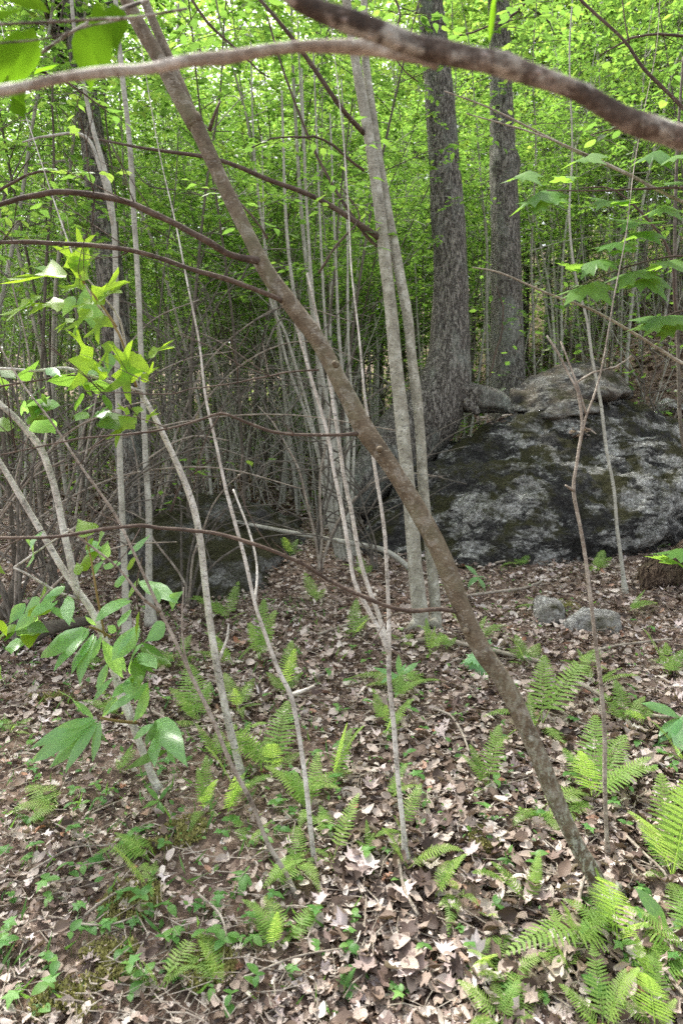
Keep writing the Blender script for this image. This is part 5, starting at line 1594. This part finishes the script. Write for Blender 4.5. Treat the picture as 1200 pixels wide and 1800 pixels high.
def debris():
    n = 4200
    V, F = [], []
    y = 1.5 + 7 * rng.random(n) ** 1.4; x = (rng.random(n) - .5) * 1.2 * y
    z = H(x, y) + rng.uniform(.015, .05, n)
    ang = rng.normal(.5, 1.1, n); L = rng.uniform(.03, .16, n) * np.where(rng.random(n) < .1, 2, 1); r = rng.uniform(.0007, .0022, n)
    d = np.stack([np.cos(ang), np.sin(ang), rng.normal(0, .12, n)], 1) * L[:, None]
    c = np.stack([x, y, z], 1)
    s = np.stack([-np.sin(ang), np.cos(ang), np.zeros(n)], 1) * r[:, None]; u = np.array([[0, 0, 1.]]) * r[:, None]
    bend = rng.normal(0, .12, (n, 1)) * s / r[:, None] * L[:, None]
    rings = [c - d / 2, c + bend, c + d / 2]
    for q in rings: V += [q - s, q + u * 1.6, q + s]
    V = np.stack(V, 1).reshape(-1, 3)
    f = np.array([(0, 1, 4), (0, 4, 3), (1, 2, 5), (1, 5, 4), (3, 4, 7), (3, 7, 6), (4, 5, 8), (4, 8, 7)])
    F = (f[None] + (9 * np.arange(n))[:, None, None]).reshape(-1, 3)
    o = link('twig_litter', tri_mesh('twig_litter', V, F, M['stick']))
    tag(o, 'scatter of fine dry twigs through the leaf litter', 'twigs', kind='stuff')


debris()


def sticks():
    SL = [([(1010, 1215), (1060, 1245), (1110, 1270), (1160, 1280), (1215, 1282)], 9, 'pale peeling branch lying toward the right edge'),
          ([(780, 1070), (820, 1062), (870, 1055), (920, 1045), (950, 1035)], 6, 'pale stick on the leaves between leaning trunk and boulder'),
          ([(730, 1145), (770, 1138), (830, 1150), (880, 1165), (960, 1180)], 10, 'mossy grey branch lying behind the leaning trunk'),
          ([(1040, 1160), (1080, 1155), (1120, 1148), (1180, 1142)], 5, 'thin stick below the low whitish stone'),
          ([(760, 1268), (790, 1275), (812, 1310), (822, 1345)], 5, 'thin pale stick curving down left of the leaning trunk'),
          ([(870, 1000), (930, 985), (980, 960)], 4, 'dark stick against the boulder foot'),
          ([(195, 1235), (225, 1262), (265, 1275), (310, 1298)], 6, 'white bent twig behind the forked white sapling'),
          ([(150, 1640), (190, 1612), (230, 1590)], 5, 'brown stick in the litter, lower left'),
          ([(145, 1665), (190, 1660), (240, 1645)], 4, 'pale stick in the litter below the brown one, lower left'),
          ([(345, 1600), (385, 1650), (400, 1700)], 5, 'bent grey stick pointing at the bottom edge, left of centre'),
          ([(700, 1545), (712, 1600), (735, 1650)], 7, 'grey peeling stick running down from the three-stemmed sapling foot'),
          ([(1015, 1620), (1022, 1585), (1030, 1560)], 7, 'short upright grey stick left of the trunk foot'),
          ([(1150, 1720), (1180, 1760), (1215, 1800)], 9, 'lichened stick in the bottom right corner'),
          ([(1100, 1500), (1130, 1530), (1160, 1560), (1190, 1600)], 6, 'dead stick under the tall dense fern'),
          ([(300, 1310), (350, 1300), (420, 1296)], 3, 'thin dark twig behind the yellow fern'),
          ([(560, 1130), (620, 1110), (700, 1095), (740, 1090)], 4, 'thin stick leading to the twin trunks'),
          ([(880, 1720), (960, 1690), (1040, 1660)], 4, 'thin brown stick under the arching fern'),
          ([(60, 1560), (130, 1530), (200, 1515)], 3, 'thin twig across the mossy litter at left'),
          ([(430, 1750), (520, 1720), (600, 1705)], 4, 'dark twig near the bottom edge left of centre'),
          ([(950, 1240), (1010, 1280), (1060, 1300)], 5, 'stick hidden among the ferns right of the leaning trunk')]
    for pts, w, lab in SL:
        g = [G(a, b, .05 + .015 * random.random()) for a, b in pts]
        rad = [w / 2 * depth(q) / FP * (1 - .35 * i / len(g)) for i, q in enumerate(g)]
        g = wiggle(g, .015, w)
        o = link('fallen_stick', MB().tube(g, rad, 9, lump=.25, seed=w, step=.03).mesh('fallen_stick', M['stick']))
        tag(o, lab, 'stick')


sticks()

# rotten stump at the right edge
pts = [G(1130, 1040) + Vector((0, 0, .02)), G(1155, 1035) + Vector((0, 0, .10)), G(1200, 1020) + Vector((0, 0, .15)), G(1290, 1000) + Vector((0, 0, .18)), G(1400, 980) + Vector((0, 0, .2))]
mb = MB().tube(pts, [.03, .13, .18, .20, .20], 48, lump=.55, seed=3, step=.02, flute=.10)
for v in mb.v:
    q = noise.fractal(Vector((v.x * 5, v.y * 14, v.z * 22)), .8, 2.2, 4)
    v.z += .05 * q; v.y -= .05 * q
o = link('rotten_log', mb.mesh('rotten_log', M['deadwood'])); tag(o, 'ragged rotten brown log poking in at the right edge below the boulder', 'log')

# moss
def moss():
    lb = LB()
    for k, (px, py, w, hh) in enumerate(((230, 1600, 110, 60), (190, 1700, 120, 50), (120, 1780, 130, 50), (320, 1470, 90, 50), (90, 1240, 100, 30), (260, 1500, 70, 30), (850, 1490, 60, 30), (370, 1720, 90, 60), (990, 1070, 60, 25))):
        n = 2600
        a = rng.random(n) * 6.283; rr_ = rng.random(n) ** .6
        g = G(px, py); d = depth(g)
        X = g.x + np.cos(a) * rr_ * w * .5 * d / FP; Y = g.y + np.sin(a) * rr_ * hh * .5 * d / FP * 1.7
        keep = (vnoise(X / .09, Y / .09, 50 + k) + .25) > .1 * rng.random(n)
        X, Y = X[keep], Y[keep]; n = len(X)
        a = rng.random(n) * 6.283
        lb.add('far', np.stack([X, Y, H(X, Y) + .004 + .03 * rng.random(n)], 1), np.stack([np.cos(a), np.sin(a), rng.uniform(.4, 2.5, n)], 1), np.stack([rng.normal(0, 1, n), rng.normal(-.5, 1, n), np.ones(n) * .5], 1), rng.uniform(.006, .016, n), asp=.8)
    o = link('moss', lb.mesh('moss', M['moss']))
    tag(o, 'olive moss patches on the soil at the lower left', 'moss', kind='stuff')


moss()
